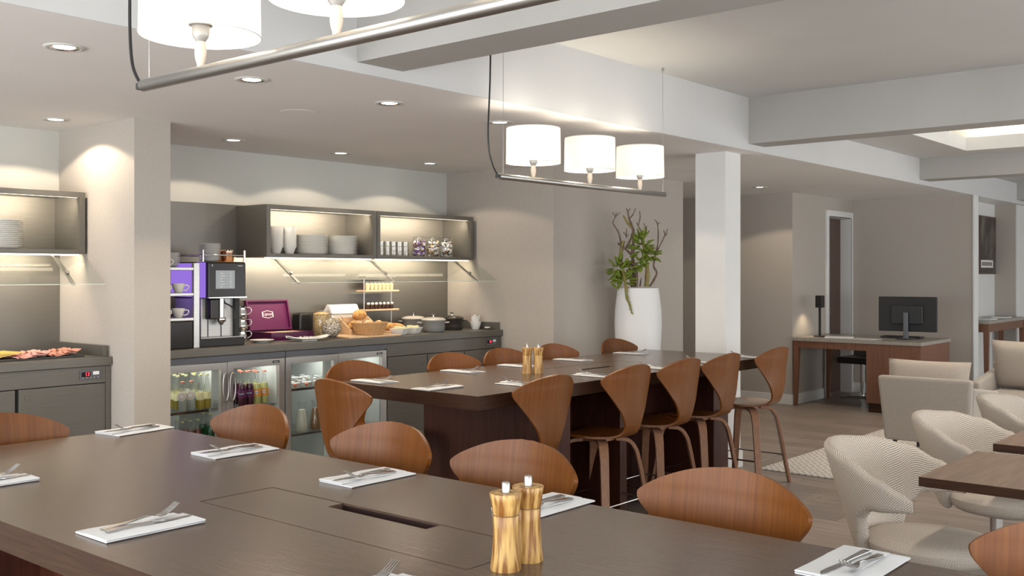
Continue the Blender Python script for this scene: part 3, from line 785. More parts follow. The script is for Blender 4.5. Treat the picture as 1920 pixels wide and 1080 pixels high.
# glass door fridges
def fridge(label, x0, x1, lights):
    t = thing('bottle_fridge', label, 'fridge', ((x0+x1)/2, 6.2, 0))
    m = (x0+x1)/2
    mb = bx(x0, x0+.012, 5.955, 6.57, .06, .95).box(x1-.012, x1, 5.955, 6.57, .06, .95).box(x0+.012, x1-.012, 6.555, 6.57, .06, .95)
    mb.box(x0+.012, x1-.012, 5.955, 6.555, .9, .95).box(x0+.012, x1-.012, 5.955, 6.555, .06, .1)
    mb.build('body', 'fridge_in', t, w=True)
    bx(x0, x1, 5.915, 5.954, .908, .95).build('header', 'steel_strip', t, bevel=.001, w=True)
    bx(x0+.01, x1-.01, 5.97, 6.5, 0, .06).build('plinth', 'black_matte', t, w=True)
    zz = ((.585, .575), (.66, .655))[lights]
    for a, b, q in ((x0+.016, m-.006, 0), (m+.006, x1-.016, 1)):
        for s_i, z in enumerate((zz[q], .33)):
            mb = MB()
            for k in range(9): mb.box(a, b, 6.0+k*.058, 6.004+k*.058, z-.004, z)
            mb.box(a, b, 5.99, 5.996, z-.012, z+.004)
            mb.build('shelf', 'chrome', t, w=True)
    bx(m-.006, m+.006, 6.1, 6.5, .1, .9).build('divider', 'fridge_in', t, w=True)
    for a, b, h in ((x0+.003, m-.002, 1), (m+.002, x1-.003, -1)):
        f = .047; y0, y1 = 5.918, 5.95; zb, zt = .1, .903
        mb = bx(a, a+f, y0, y1, zb, zt).box(b-f, b, y0, y1, zb, zt).box(a+f, b-f, y0, y1, zt-f, zt).box(a+f, b-f, y0, y1, zb, zb+f)
        d = mb.build('door', 'alu', t, bevel=.0015, w=True)
        bx(a+f-.004, b-f+.004, 5.933, 5.939, zb+f-.004, zt-f+.004).xf(t.matrix_basis.inverted()).build('door_glass', 'glass_fridge', d)
        hx = (b-.025) if h == 1 else (a+.025); hz = .74; pts = []
        for k in range(25):
            q = 2*PI*k/24; pts.append((hx + .022*math.cos(q), 5.893, hz + .095*math.sin(q)))
        mb = MB().tube(pts[:-1], .0065, 8, closed=True).box(hx-.004, hx+.004, 5.895, 5.918, hz+.085, hz+.093).box(hx-.004, hx+.004, 5.895, 5.918, hz-.093, hz-.085)
        mb.xf(t.matrix_basis.inverted()).build('door_handle', 'satin', d)
        if h == -1:
            bg = MB().prism([(-.033+.008, -.0085), (.033-.008, -.0085), (.033, 0), (.025, .0085), (-.025, .0085), (-.033, 0)], 0, .0012)
            bg.xf(t.matrix_basis.inverted() @ Matrix.Translation((b-.075, 5.918, .881)) @ Matrix.Rotation(R(90), 4, 'X')).build('badge', 'black', d)
            text('lettering', 'Gamko', .0135, 'white_print', t.matrix_basis.inverted() @ Vector((b-.075, 5.9165, .881)), (R(90), 0, 0), d)
        light('AREA', 'fridge_lamp', ((a+b)/2 - t.location.x, 6.1-6.2, .893), 1.3, (1, 1, .96), t, (0, 0, 0), shape='RECTANGLE', size=.36, size_y=.2)
        bx(a+.06, b-.06, 6.02, 6.05, .885, .899).build('fridge_lamp', 'led', t, w=True)
    return t
fridge('steel framed two-door glass fridge of soft drink bottles, beside the column', 3.52, 4.477, 0)
fridge('steel framed two-door glass fridge with milk carafe and clip-top jars', 4.482, 5.458, 1)

def bottle_parts(name, h, r, liquid, cap, fill=.62, label_m=None, lz=(.3, .55)):
    t = thing(name, 'x', 'bottle')
    n = 14
    prof = [(0, 0), (r*.92, 0), (r, .006), (r, h*.52), (r*.86, h*.62), (r*.46, h*.76), (r*.38, h*.93), (r*.42, h*.95), (r*.42, h*.965)]
    MB().lathe(prof, n, cap=False).build('glass_body', 'glass_jar', t)
    inner = [(0, .004), (r*.86, .004), (r*.92, .01), (r*.92, h*min(fill, .52))]
    if fill > .52: inner += [(r*.78, h*.62)]
    inner += [(0, inner[-1][1])]
    MB().lathe(inner, n, cap=False).build('drink', liquid, t)
    MB().lathe([(r*.46, h*.955), (r*.47, h*.96), (r*.46, h), (0, h)], 12, cap=False).build('cap', cap, t)
    if label_m: MB().lathe([(r*1.015, h*lz[0]), (r*1.015, h*lz[1])], n, cap=False).build('label', label_m, t)
    return t
M['tonic'] = mat('tonic', (.50, .55, .52), .1, spec=.6); M['amber'] = mat('amber_drink', (.55, .42, .06), .1); M['lime'] = mat('lime_drink', (.22, .40, .06), .1)
M['grape'] = mat('grape_drink', (.075, .008, .035), .1); M['lemon'] = mat('lemon_drink', (.72, .70, .26), .1); M['cola'] = mat('red_drink', (.20, .035, .012), .12)
M['green_drink'] = mat('green_bottle_drink', (.01, .10, .03), .1); M['cap_gold'] = mat('gold_cap', (.62, .60, .34), .3, .4); M['cap_red'] = mat('coral_cap', (.72, .24, .16), .4)
M['lab_orange'] = mat('orange_label', (.82, .36, .07), .5); M['lab_purple'] = mat('purple_label', (.13, .015, .10), .5); M['lab_white'] = mat('white_label', (.75, .72, .70), .5)
M['lab_yellow'] = mat('pale_yellow_label', (.74, .70, .42), .5); M['lab_navy'] = mat('navy_print', (.02, .02, .11), .5); M['lab_rose'] = mat('rose_print', (.62, .40, .38), .5)
BOT = {'tonic': ('tonic_bottle', .20, .029, 'tonic', 'cap_red', .6, None), 'amber': ('drink_bottle', .235, .0265, 'amber', 'cap_gold', .48, 'lab_yellow'),
       'lime': ('drink_bottle', .235, .0265, 'lime', 'cap_gold', .45, 'lab_white'), 'grape': ('soda_bottle', .245, .0285, 'grape', 'cap_red', .62, 'lab_purple'),
       'lemon': ('soda_bottle', .235, .0285, 'lemon', 'cap_red', .62, 'lab_orange'), 'cola': ('drink_bottle', .19, .028, 'cola', 'cap_gold', .6, None), 'green': ('drink_bottle', .22, .032, 'green_drink', 'cap_gold', .62, None)}
protos = {}; cnt = {}
def place_bottle(kind, x, y, z, label, group, where):
    if kind not in protos:
        nm, h, r, lq, cp, fl, lb = BOT[kind]
        t = protos[kind] = bottle_parts(nm, h, r, lq, cp, fl, lb, (.28, .48) if kind in ('amber', 'lime') else (.24, .46))
        if kind in ('grape', 'lemon'):
            text('lettering', 'Fanta', .017, 'white_print' if kind == 'grape' else 'lab_navy', (0, -r*1.04, h*.36), (R(90), R(-8), 0), t)
            MB().lathe([(0, 0), (.013, 0), (.013, .0008), (0, .0008)], 16).xf(Matrix.Translation((0, -r*1.018, h*.36)) @ Matrix.Rotation(R(90), 4, 'X')).build('emblem', 'lab_navy' if kind == 'grape' else 'white_print', t)
        if kind == 'tonic':
            for rr, dd, mm, nm2 in ((.029, 0, 'lab_white', 'label'), (.021, .0008, 'lab_rose', 'emblem'), (.016, .0014, 'lab_white', 'emblem_centre')):
                MB().lathe([(0, 0), (rr, 0), (rr, .0008), (0, .0008)], 20).xf(Matrix.Translation((0, -r-.001-dd, h*.52)) @ Matrix.Rotation(R(90), 4, 'X')).build(nm2, mm, t)
    else: t = dup(protos[kind], (0, 0, 0))
    t.location = (x, y, z); t.rotation_euler.z = R(-42)
    cnt.setdefault(label, 0); n = cnt[label]; cnt[label] += 1
    tag(t, label + ', ' + where[n], None, group)
z1 = .5855
for x, y in ((3.728, 6.03), (3.80, 6.04)): place_bottle('tonic', x, y, z1, 'clear tonic bottle with round pale emblem in the drinks fridge', 'tonic bottles in the fridge', ('against the column', 'next to the amber bottles'))
for x, y in ((3.87, 6.045), (3.94, 6.07), (3.745, 6.115), (3.81, 6.12), (3.88, 6.13), (3.77, 6.2), (3.84, 6.21), (3.91, 6.2), (3.79, 6.29), (3.87, 6.3)):
    place_bottle('amber', x, y, z1, 'amber bottle with pale label in the fridge', 'amber drink bottles in the fridge', ('front row beside the tonic', 'front row beside the green ones', 'second row by the column', 'second row behind the tonic', 'second row beside the green ones', 'third row by the column', 'middle of the third row', 'third row beside the green ones', 'back row by the column', 'back row beside the green ones'))
for x, y in ((3.95, 6.15), (3.955, 6.24), (3.95, 6.33)): place_bottle('lime', x, y, z1, 'green drink bottle with white label beside the amber bottles', 'lime drink bottles in the fridge', ('in front', 'in the middle', 'at the back'))
for x, y in ((3.73, 6.04), (3.795, 6.045), (3.74, 6.12), (3.81, 6.13), (3.86, 6.06)): place_bottle('cola', x, y, .3305, 'red-brown bottle on the lower fridge shelf', 'red drink bottles in the fridge', ('front row by the column', 'middle of the front row', 'back row by the column', 'back row away from the column', 'front row toward the green bottles'))
for x, y in ((3.95, 6.05), (3.955, 6.14)): place_bottle('green', x, y, .3305, 'dark green bottle on the lower fridge shelf', 'green bottles in the fridge', ('in front', 'behind its twin'))
z2 = .5755
for x, y in ((4.20, 6.04), (4.27, 6.05), (4.17, 6.12), (4.24, 6.13), (4.15, 6.2)): place_bottle('grape', x, y, z2, 'purple soda bottle with coral cap', 'purple soda bottles', ('front row by the door handle', 'front row beside the lemon sodas', 'second row by the door handle', 'second row beside the lemon sodas', 'at the back by the divider'))
for x, y in ((4.34, 6.06), (4.41, 6.07), (4.31, 6.14), (4.38, 6.15)): place_bottle('lemon', x, y, z2, 'pale lemon soda bottle with orange label', 'lemon soda bottles', ('front row beside the purple sodas', 'front row at the end', 'back row beside the purple sodas', 'back row at the end'))

# clip-top jars and carafes in the second fridge
def jar_small():
    t = thing('clip_top_jar', 'x', 'jar')
    MB().lathe([(0, 0), (.038, 0), (.042, .006), (.042, .055), (.036, .064), (.036, .07)], 18, cap=False).build('glass_body', 'glass_jar', t)
    MB().lathe([(.0, .004), (.037, .004), (.039, .04), (0, .041)], 16, cap=False).build('yoghurt', 'porcelain', t)
    MB().lathe([(.037, .07), (.038, .078), (.03, .086), (0, .09)], 18, cap=False).build('lid', 'glass_jar', t)
    MB().tube([(.04*math.cos(a), -.0+.04*math.sin(a), .066) for a in [2*PI*k/20 for k in range(20)]], .002, 6, closed=True).tube([(0, -.042, .066), (0, -.05, .05), (0, -.047, .03)], .002, 6).build('clip', 'chrome', t)
    return t
j0 = jar_small()
for i, (x, y, mm, w) in enumerate(((4.66, 6.04, 'cap_red', 'red tag, beside the fridge door frame'), (4.765, 6.04, 'cap_red', 'red tag, in the middle of the shelf'), (4.865, 6.04, 'purple_tag', 'purple tag, beside the divider'),
                                   (4.70, 6.15, 'cap_red', 'red tag, in the back row'), (4.81, 6.15, 'purple_tag', 'purple tag, in the back row'))):
    if 'purple_tag' not in M: M['purple_tag'] = mat('purple_tag', (.12, .05, .32), .4)
    t = j0 if i == 0 else dup(j0, (0, 0, 0))
    for ch in list(t.children):
        if ch.name.startswith('tag_ball'): bpy.data.objects.remove(ch)
    t.location = (x, y, .6605); t.rotation_euler.z = R(-38); tag(t, 'clip-top glass jar with ' + w, None, 'clip-top jars in the fridge')
    MB().ball((0, -.052, .028), .014).build('tag_ball', mm, t)
def carafe(name, x, liquid, label):
    t = thing(name, label, 'carafe', (x, 6.06, .3305), 0, 'carafes in the fridge')
    MB().lathe([(0, 0), (.044, 0), (.05, .008), (.048, .06), (.036, .13), (.026, .175), (.026, .2), (.034, .225)], 24, cap=False).build('glass_body', 'glass_jar', t)
    MB().lathe([(0, .004), (.042, .004), (.046, .01), (.044, .06), (.033, .13), (.026, .165), (0, .166)], 22, cap=False).build('drink', liquid, t)
M['milk'] = mat('milk', (.80, .80, .70), .3); M['juice'] = mat('brown_juice', (.30, .16, .07), .3)
carafe('milk_carafe', 4.735, 'milk', 'glass carafe of white milk on the lower fridge shelf')
carafe('juice_carafe', 4.865, 'juice', 'glass carafe of brown juice on the lower fridge shelf')

# ------------------------------------------------------------------ lit wall cabinets and glass guards
def wall_cabinet(label, x0, x1, strip_end):
    t = thing('wall_cabinet', label, 'cabinet', ((x0+x1)/2, 6.4, 1.62))
    z0, z1_, y0, y1, p = 1.626, 2.016, 6.22, 6.583, .022
    mb = bx(x0, x0+p, y0, y1, z0, z1_).box(x1-p, x1, y0, y1, z0, z1_).box(x0+p, x1-p, y0, y1, z0, z0+p).box(x0+p, x1-p, y0, y1, z1_-p, z1_).box(x0+p, x1-p, y1-.012, y1, z0+p, z1_-p)
    mb.build('body', 'steel_dark', t, w=True)
    f = .035; yf = 6.219
    bx(x0, x0+f, yf-.012, yf, z0, z1_).box(x1-f, x1, yf-.012, yf, z0, z1_).box(x0+f, x1-f, yf-.012, yf, z0, z0+f-.008).box(x0+f, x1-f, yf-.012, yf, z1_-f, z1_).build('front_frame', 'steel_dark', t, bevel=.001, w=True)
    mb = bx(x0+f, x1-f, 6.235, 6.25, z1_-p-.012, z1_-p).build('led_strip', 'led', t, w=True)
    bx(x0+.02, x1-.02, 6.25, 6.262, z0-.009, z0-.0005).build('led_strip', 'led', t, w=True)
    w = x1-x0
    light('AREA', 'strip_light', (0, 6.262-6.4, z1_-p-.03-1.62), 5.0*w, (1, .84, .64), t, (R(70), 0, 0), shape='RECTANGLE', size=w*.9, size_y=.04)
    light('AREA', 'strip_light', (0, 6.27-6.4, z0-.014-1.62), 4.5*w, (1, .82, .60), t, (R(60), 0, 0), shape='RECTANGLE', size=w*.95, size_y=.02)
    return t
wall_cabinet('lit grey wall cabinet holding bowls and plates', 4.53, 5.612, 1)
wall_cabinet('lit grey wall cabinet holding tumblers and candy jars', 5.618, 6.78, 0)
wall_cabinet('lit grey wall cabinet of plates above the cold cuts', 1.9, 3.15, 0)
def guard(label, x0, x1, arms, yb):
    t = thing('sneeze_guard', label, 'glass guard', ((x0+x1)/2, 6.1, 1.5))
    a = Vector((0, 6.20, 1.612)); b = Vector((0, yb, 1.438)); d = (b-a).normalized(); n = Vector((0, -d.z, d.y))
    top = [(x0, *(a)[1:]), (x1, *(a)[1:])]
    P = [a + n*.003, a - n*.003, b - n*.003, b + n*.003]
    MB().add([(x0, p.y, p.z) for p in P] + [(x1, p.y, p.z) for p in P], [(0,1,2,3), (7,6,5,4), (0,4,5,1), (1,5,6,2), (2,6,7,3), (3,7,4,0)]).build('glass_pane', 'guard_glass', t, w=True)
    MB().tube([(x0, b.y, b.z), (x1, b.y, b.z)], .0028, 6).build('edge_strip', 'glass_edge', t, w=True)
    for x in arms:
        o = n*.010
        mb = MB().sweep([(x, *(a+o)[1:]), (x, *(a+(b-a)*.3+o)[1:]), (x, *(a+(b-a)*.97+o)[1:])], (1, 0, 0), .026, .008)
        mb.tube([(x+.012, 6.30, 1.622), (x, 6.22, 1.605), (x, *(a+(b-a)*.33+o*1.5)[1:])], .006, 6)
        mb.lathe([(0, 0), (.012, 0), (.012, .012), (0, .012)], 12).xf(Matrix.Translation((x, *(a+(b-a)*.6+o*.2)[1:])) @ Matrix.Rotation(R(45), 4, 'X'), len(mb.v)-48)
        mb.build('arm', 'satin', t, w=True)
guard('tilted glass guard on three steel arms over the bread buffet', 4.535, 6.80, (4.62, 5.56, 6.55), 5.93)
guard('tilted glass guard over the cold cuts', 1.9, 3.148, (2.96, 2.05), 5.96)

# ------------------------------------------------------------------ crockery in the cabinets
def plate_mesh(): return MB().lathe([(0, 0), (.075, 0), (.08, .004), (.135, .0145), (.137, .017), (.133, .0175), (.085, .0075), (0, .0055)], 28, cap=False)
ORD = ('topmost', 'second', 'third', 'fourth', 'fifth', 'sixth', 'seventh', 'eighth', 'ninth', 'tenth', 'eleventh', 'twelfth', 'thirteenth', 'fourteenth', 'fifteenth')
def nth(k, n): return 'lowest' if k == 0 else 'topmost' if k == n-1 else ORD[n-1-k] + ' from the top'
pl0 = plate_mesh().build('plate', 'porcelain'); pl0['category'] = 'plate'
def plates(x, y, z, n, where, group, first=False, sc=1.0):
    for k in range(n):
        o = pl0 if first and k == 0 else dup(pl0, (0, 0, 0))
        o.location = (x + random.uniform(-.0015, .0015), y, z + k*.0118*sc); o.scale = (sc, sc, sc)
        tag(o, 'white plate, %s of the stack ' % nth(k, n) + where, None, group)
plates(5.09, 6.40, 1.6485, 13, 'beside the bowls in the lit cabinet', 'plate stack beside the bowls', True)
plates(5.395, 6.40, 1.6485, 13, 'beside the cabinet partition', 'plate stack beside the partition')
plates(2.70, 6.40, 1.6485, 15, 'above the cold cuts', 'plate stack above the cold cuts')
bw0 = MB().lathe([(0, 0), (.028, 0), (.031, .004), (.046, .05), (.0575, .068), (.055, .068), (.044, .051), (.028, .007), (0, .006)], 24, cap=False).build('bowl', 'porcelain'); bw0['category'] = 'bowl'
for s_i, (x, w) in enumerate(((4.735, 'beside the cabinet side panel'), (4.86, 'next to the plates'))):
    for k in range(13):
        o = bw0 if s_i == 0 and k == 0 else dup(bw0, (0, 0, 0))
        o.location = (x, 6.37, 1.6485 + k*.0122)
        tag(o, 'white bowl, %s of the tall stack ' % nth(k, 13) + w, None, 'bowl stack ' + w)
tg = MB().lathe([(0, 0), (.027, 0), (.031, .003), (.0335, .042), (.032, .042), (.0285, .006), (0, .006)], 16, cap=False).build('tumbler', 'tumbler'); tg['category'] = 'glass'
k = 0
for tier in range(3):
    for c in range(5):
        for r_ in range(2):
            o = tg if k == 0 else dup(tg, (0, 0, 0)); k += 1
            o.location = (5.765 + c*.0705 + .006*r_, 6.33 + r_*.075, 1.6485 + tier*.0425)
            tag(o, 'clear tumbler in the %s tier of the stacked glasses, %s row, %s' % (('bottom', 'middle', 'top')[tier], ('front', 'back')[r_], ('against the partition', 'second from the partition', 'in the middle', 'fourth from the partition', 'beside the candy jars')[c]), None, 'tumblers in three tiers')
def candy_jar(x, m1, label):
    t = thing('candy_jar', label, 'jar', (x, 6.37, 1.6485), 0, 'candy jars in the lit cabinet')
    MB().lathe([(0, 0), (.058, 0), (.062, .006), (.062, .135), (.055, .152), (.055, .165)], 24, cap=False).build('glass_body', 'glass_jar', t)
    MB().lathe([(.056, .166), (.06, .168), (.06, .176), (.04, .182), (0, .183)], 24, cap=False).build('lid', 'glass_jar', t)
    rr = random.Random(int(x*100))
    groups = [MB() for _ in m1]
    for k in range(95):
        a = rr.random()*2*PI; q = .048*math.sqrt(rr.random()*.6+.4); zz = .012 + .128*rr.random()
        groups[k % len(m1)].ball((q*math.cos(a), q*math.sin(a), zz), .0125, .010, .009, 7, 5)
    for g, mm in zip(groups, m1): o = g.build('sweets', mm, t); o['kind'] = 'stuff'
M['candy_gold'] = mat('gold_foil', (.75, .48, .16), .3, .3); M['candy_white'] = mat('white_wrapper', (.80, .78, .76), .35); M['candy_brown'] = mat('brown_wrapper', (.14, .06, .03), .35)
M['candy_violet'] = mat('violet_wrapper', (.14, .07, .27), .35); M['candy_blue'] = mat('pale_blue_wrapper', (.45, .50, .58), .35)
candy_jar(6.26, ['candy_violet', 'candy_violet', 'candy_white', 'candy_brown'], 'jar of violet and white wrapped sweets beside the tumblers')
candy_jar(6.43, ['candy_white', 'candy_gold', 'candy_blue', 'candy_brown'], 'jar of gold and white wrapped sweets, middle of three')
candy_jar(6.60, ['candy_white', 'candy_brown', 'candy_blue', 'candy_white'], 'jar of brown and silver wrapped sweets at the cabinet end')

# ------------------------------------------------------------------ coffee corner
T = 1.0055
t = thing('coffee_machine', 'coffee machine with black touch-screen head and violet light', 'coffee machine', (4.04, 6.2, T))
def part(mb, nm, m, par=None, bev=0): return mb.build(nm, m, par or t, bev, 2, w=True) if (par is None or par is t) else mb.xf(t.matrix_basis.inverted()).build(nm, m, par, bev)
part(bx(3.85, 4.21, 6.02, 6.46, T, T+.057), 'drip_tray', 'black_matte', bev=.006)
part(bx(3.875, 4.212, 6.04, 6.22, T+.057, T+.061), 'drip_grid', 'satin')
part(bx(3.925, 4.215, 6.12, 6.45, T+.057, 1.335), 'body', 'machine', bev=.008)
part(bx(3.975, 3.981, 6.1165, 6.1195, T+.06, 1.33).box(4.08, 4.086, 6.1165, 6.1195, T+.06, 1.33), 'panel_joint', 'black')
part(bx(4.178, 4.214, 6.09, 6.1195, T+.06, 1.33), 'side_column', 'black_matte')
hd = part(bx(3.915, 4.22, 6.02, 6.45, 1.332, 1.585), 'head', 'dark_screen', bev=.012)
part(bx(3.915, 4.22, 6.012, 6.03, 1.336, 1.343), 'chrome_line', 'chrome')
part(MB().lathe([(.03, 0), (.03, .24)], 20, (3.884, 6.055, 1.34)).box(3.866, 3.914, 6.06, 6.40, 1.345, 1.575), 'light_panel', 'purple_led')
sc_ = part(bx(3.975, 4.125, 6.0165, 6.0195, 1.40, 1.525), 'screen', 'grey_screen')
mb = MB()
for k in range(6): mb.box(4.01, 4.01 + (.022, .034, .016, .024, .036, .02)[k], 6.0150, 6.0162, 1.503 - k*.0185, 1.507 - k*.0185)
for k in range(6): mb.lathe([(0, 0), (.0045, 0), (.0045, .001), (0, .001)], 8).xf(Matrix.Translation((4.092, 6.0162, 1.505 - k*.0185)) @ Matrix.Rotation(R(90), 4, 'X'), len(mb.v)-32)
part(mb, 'menu_marks', 'white_print', sc_)
mb = bx(3.945, 3.948, 6.0165, 6.0195, 1.552, 1.568).box(3.94, 3.953, 6.0165, 6.0195, 1.558, 1.561).box(4.15, 4.19, 6.0165, 6.0195, 1.556, 1.560)
part(mb, 'emblem', 'white_print', hd)
part(bx(3.955, 4.025, 6.05, 6.119, 1.19, 1.33), 'brew_group', 'dark_screen', bev=.008)
part(MB().lathe([(.022, 0), (.022, .14)], 16, (4.05, 6.07, 1.19)).lathe([(.03, 0), (.034, .008), (.034, .028), (.03, .034)], 16, (4.05, 6.07, 1.17)).lathe([(.012, 0), (.024, .02)], 12, (4.05, 6.07, 1.15)), 'spout', 'chrome')
part(MB().tube(spline([(4.09, 6.10, 1.33), (4.095, 6.09, 1.30), (4.13, 6.08, 1.28), (4.16, 6.08, 1.25), (4.163, 6.08, 1.19)], 5), .006, 8), 'steam_pipe', 'black')
part(MB().tube([(3.89, 6.04, 1.63), (4.22, 6.04, 1.63), (4.22, 6.42, 1.63), (3.89, 6.42, 1.63)], .005, 8, closed=True)
     .tube([(4.22, 6.04, 1.586), (4.22, 6.04, 1.665)], .009, 10).tube([(4.22, 6.42, 1.586), (4.22, 6.42, 1.665)], .009, 10).tube([(3.89, 6.04, 1.586), (3.89, 6.04, 1.665)], .006, 10), 'gallery_rail', 'chrome')
light('AREA', 'violet_glow', (3.858-4.04, 0, .45), .7, (.42, .2, 1), t, (0, R(-90), 0), shape='RECTANGLE', size=.2, size_y=.3)
# cup warmer beside it
t2 = thing('cup_warmer', 'narrow violet-lit cup tower with a glossy black fridge box below', 'cup tower', (3.7, 6.2, T))
bx(3.795, 3.838, 6.0, 6.03, T, 1.575).build('post', 'alu', t2, bevel=.003, w=True)
bx(3.50, 3.838, 6.44, 6.46, T, 1.575).build('back_panel', 'purple_led', t2, w=True)
for z in (1.19, 1.355, 1.525): bx(3.50, 3.794, 6.0, 6.44, z, z+.02).build('shelf', 'alu', t2, bevel=.003, w=True)
bx(3.50, 3.79, 6.005, 6.44, T, 1.188).build('fridge_box', 'dark_screen', t2, bevel=.006, w=True)
cup0 = thing('coffee_cup', 'x', 'cup')
MB().lathe([(0, 0), (.022, 0), (.026, .003), (.041, .05), (.0425, .062), (.040, .062), (.037, .048), (.022, .006), (0, .006)], 20, cap=False).build('bowl', 'porcelain', cup0)
MB().tube(spline([(.036, 0, .048), (.058, 0, .05), (.066, 0, .036), (.052, 0, .018), (.031, 0, .016)], 5), .0045, 8).build('handle', 'porcelain', cup0)
for i, (x, y, z, rz, w) in enumerate(((3.715, 6.06, 1.3755, -.5, 'on the middle tower shelf, handle out'), (3.60, 6.08, 1.3755, -.4, 'on the middle tower shelf, half behind the column'),
                                      (3.715, 6.06, 1.2105, -.5, 'on the bottom tower shelf, handle out'), (3.60, 6.08, 1.2105, -.4, 'on the bottom tower shelf, half behind the column'),
                                      (3.68, 6.24, 1.3755, -.6, 'in the back row of the middle tower shelf'), (3.68, 6.24, 1.2105, -.6, 'in the back row of the bottom tower shelf'))):
    c = cup0 if i == 0 else dup(cup0, (0, 0, 0))
    c.location = (x, y, z); c.rotation_euler.z = rz; tag(c, 'white coffee cup ' + w, None, 'coffee cups on the tower')
c = dup(cup0, (3.60, 6.06, 1.5455), -.5, 'white coffee cup on top of the tower beside the column')
sau = MB().lathe([(0, 0), (.04, 0), (.044, .003), (.073, .0105), (.074, .0125), (.07, .0125), (.04, .005), (0, .0045)], 24, cap=False).build('saucer', 'porcelain'); sau['category'] = 'saucer'
n = 0
for x, y, z, cnt, w in ((4.0, 6.13, 1.5865, 14, 'on the coffee machine'), (3.715, 6.18, 1.5455, 11, 'on the cup tower')):
    for k in range(cnt):
        o = sau if n == 0 else dup(sau, (0, 0, 0)); n += 1
        o.location = (x, y, z + k*.0086); tag(o, 'white saucer, %s of the stack ' % nth(k, cnt) + w, None, 'saucer stack ' + w)
M['coffee_tin'] = mat('brown_tin', (.19, .055, .015), .4)
tin = thing('coffee_tin', 'brown box behind the saucers on the cup tower', 'box', (3.70, 6.34, 1.5455))
bx(-.06, .06, -.05, .05, 0, .11).build('box', 'coffee_tin', tin, bevel=.003); bx(-.062, .062, -.052, .052, .11, .12).build('lid', 'black', tin, bevel=.002)
M['amber_glass'] = glass_mat('tinted_glass', (.80, .60, .42), .25, .06)
for i, (x, y) in enumerate(((4.125, 6.10), (4.115, 6.20), (4.17, 6.29))):
    g = thing('latte_glass', ('tinted glass jar of sticks on the coffee machine, front', 'tinted glass jar on the coffee machine, middle', 'tinted glass jar on the coffee machine, by the steel post')[i], 'glass', (x, y, 1.5865))
    MB().lathe([(0, 0), (.038, 0), (.042, .004), (.044, .075), (.042, .075), (.039, .006), (0, .006)], 18, cap=False).build('glass_body', 'amber_glass', g)
    mb = MB()
    for k in range(10):
        a = k*.63; mb.tube([(.02*math.cos(a), .02*math.sin(a), .008), (.034*math.cos(a+.4), .034*math.sin(a+.4), .083)], .003, 5)
    mb.build('sticks', 'wood_pale', g)['kind'] = 'stuff'
# chrome milk jugs piled beside the machine
def jug(loc, rot, label):
    j = thing('milk_jug', label, 'jug', loc, 0, 'steel milk jugs'); j.rotation_euler = rot
    MB().lathe([(0, 0), (.04, 0), (.045, .008), (.044, .04), (.034, .07), (.038, .085), (.0365, .085), (.0325, .07), (.042, .04), (.042, .01), (0, .006)], 24, cap=False).build('body', 'chrome', j)
    MB().tube(spline([(.036, 0, .075), (.065, 0, .072), (.072, 0, .045), (.044, 0, .025)], 5), .004, 8).build('handle', 'chrome', j)
jug((4.395, 6.33, T), (0, 0, -.6), 'steel milk jug standing on the worktop beside the coffee machine')
jug((4.395, 6.33, T+.0865), (0, 0, -.5), 'steel milk jug in the middle of the piled jugs')
jug((4.395, 6.33, T+.173), (0, 0, -.7), 'steel milk jug on top of the piled jugs')
# tea chest with open lid
t = thing('tea_chest', 'open aubergine tea box with a white emblem inside its lid', 'tea box', (4.765, 6.34, T))
mb = bx(4.57, 4.96, 6.20, 6.485, T, T+.008).box(4.57, 4.58, 6.20, 6.485, T+.008, T+.06).box(4.95, 4.96, 6.20, 6.485, T+.008, T+.06).box(4.58, 4.95, 6.20, 6.21, T+.008, T+.06).box(4.58, 4.95, 6.475, 6.485, T+.008, T+.06)
for k in range(1, 4): mb.box(4.58+k*.0925-.002, 4.58+k*.0925+.002, 6.21, 6.475, T+.008, T+.05)
mb.build('box', 'purple', t, bevel=.002, w=True)
th = R(14); hy, hz = 6.487, T+.062
def lidp(u, v, dpt): return (u, hy + v*math.sin(th) - dpt*math.cos(th), hz + v*math.cos(th) + dpt*math.sin(th))
mb = MB()
def lbox(u0, u1, v0, v1, d0, d1): mb.hexa([lidp(u0, v0, d0), lidp(u1, v0, d0), lidp(u1, v0, d1), lidp(u0, v0, d1)], [lidp(u0, v1, d0), lidp(u1, v1, d0), lidp(u1, v1, d1), lidp(u0, v1, d1)])
lbox(4.57, 4.96, 0, .235, -.012, 0); lbox(4.57, 4.582, 0, .235, 0, .022); lbox(4.948, 4.96, 0, .235, 0, .022); lbox(4.582, 4.948, .223, .235, 0, .022); lbox(4.582, 4.948, 0, .01, 0, .022)
lid = mb.build('lid', 'purple_in', t, bevel=.0015, w=True)
L = t.matrix_basis.inverted()
hexo = [(-.052, -.02), (0, -.031), (.052, -.02), (.052, .02), (0, .031), (-.052, .02)]
mb = MB(); k6 = .86
for i in range(6):
    a, b = hexo[i], hexo[(i+1) % 6]
    q = [a, b, (b[0]*k6, b[1]*k6), (a[0]*k6, a[1]*k6)]
    mb.hexa([lidp(4.765+x, .125+y, .0005) for x, y in q], [lidp(4.765+x, .125+y, .0018) for x, y in q])
mb.xf(L).build('emblem', 'white_print', lid)
text('lettering', 'Lipton', .034, 'white_print', L @ Vector(lidp(4.765, .127, .0012)), (R(90) - th, 0, 0), lid, ext=.0008)
mats_t = ['wood_pale', 'ham', 'lab_yellow', 'lab_rose']
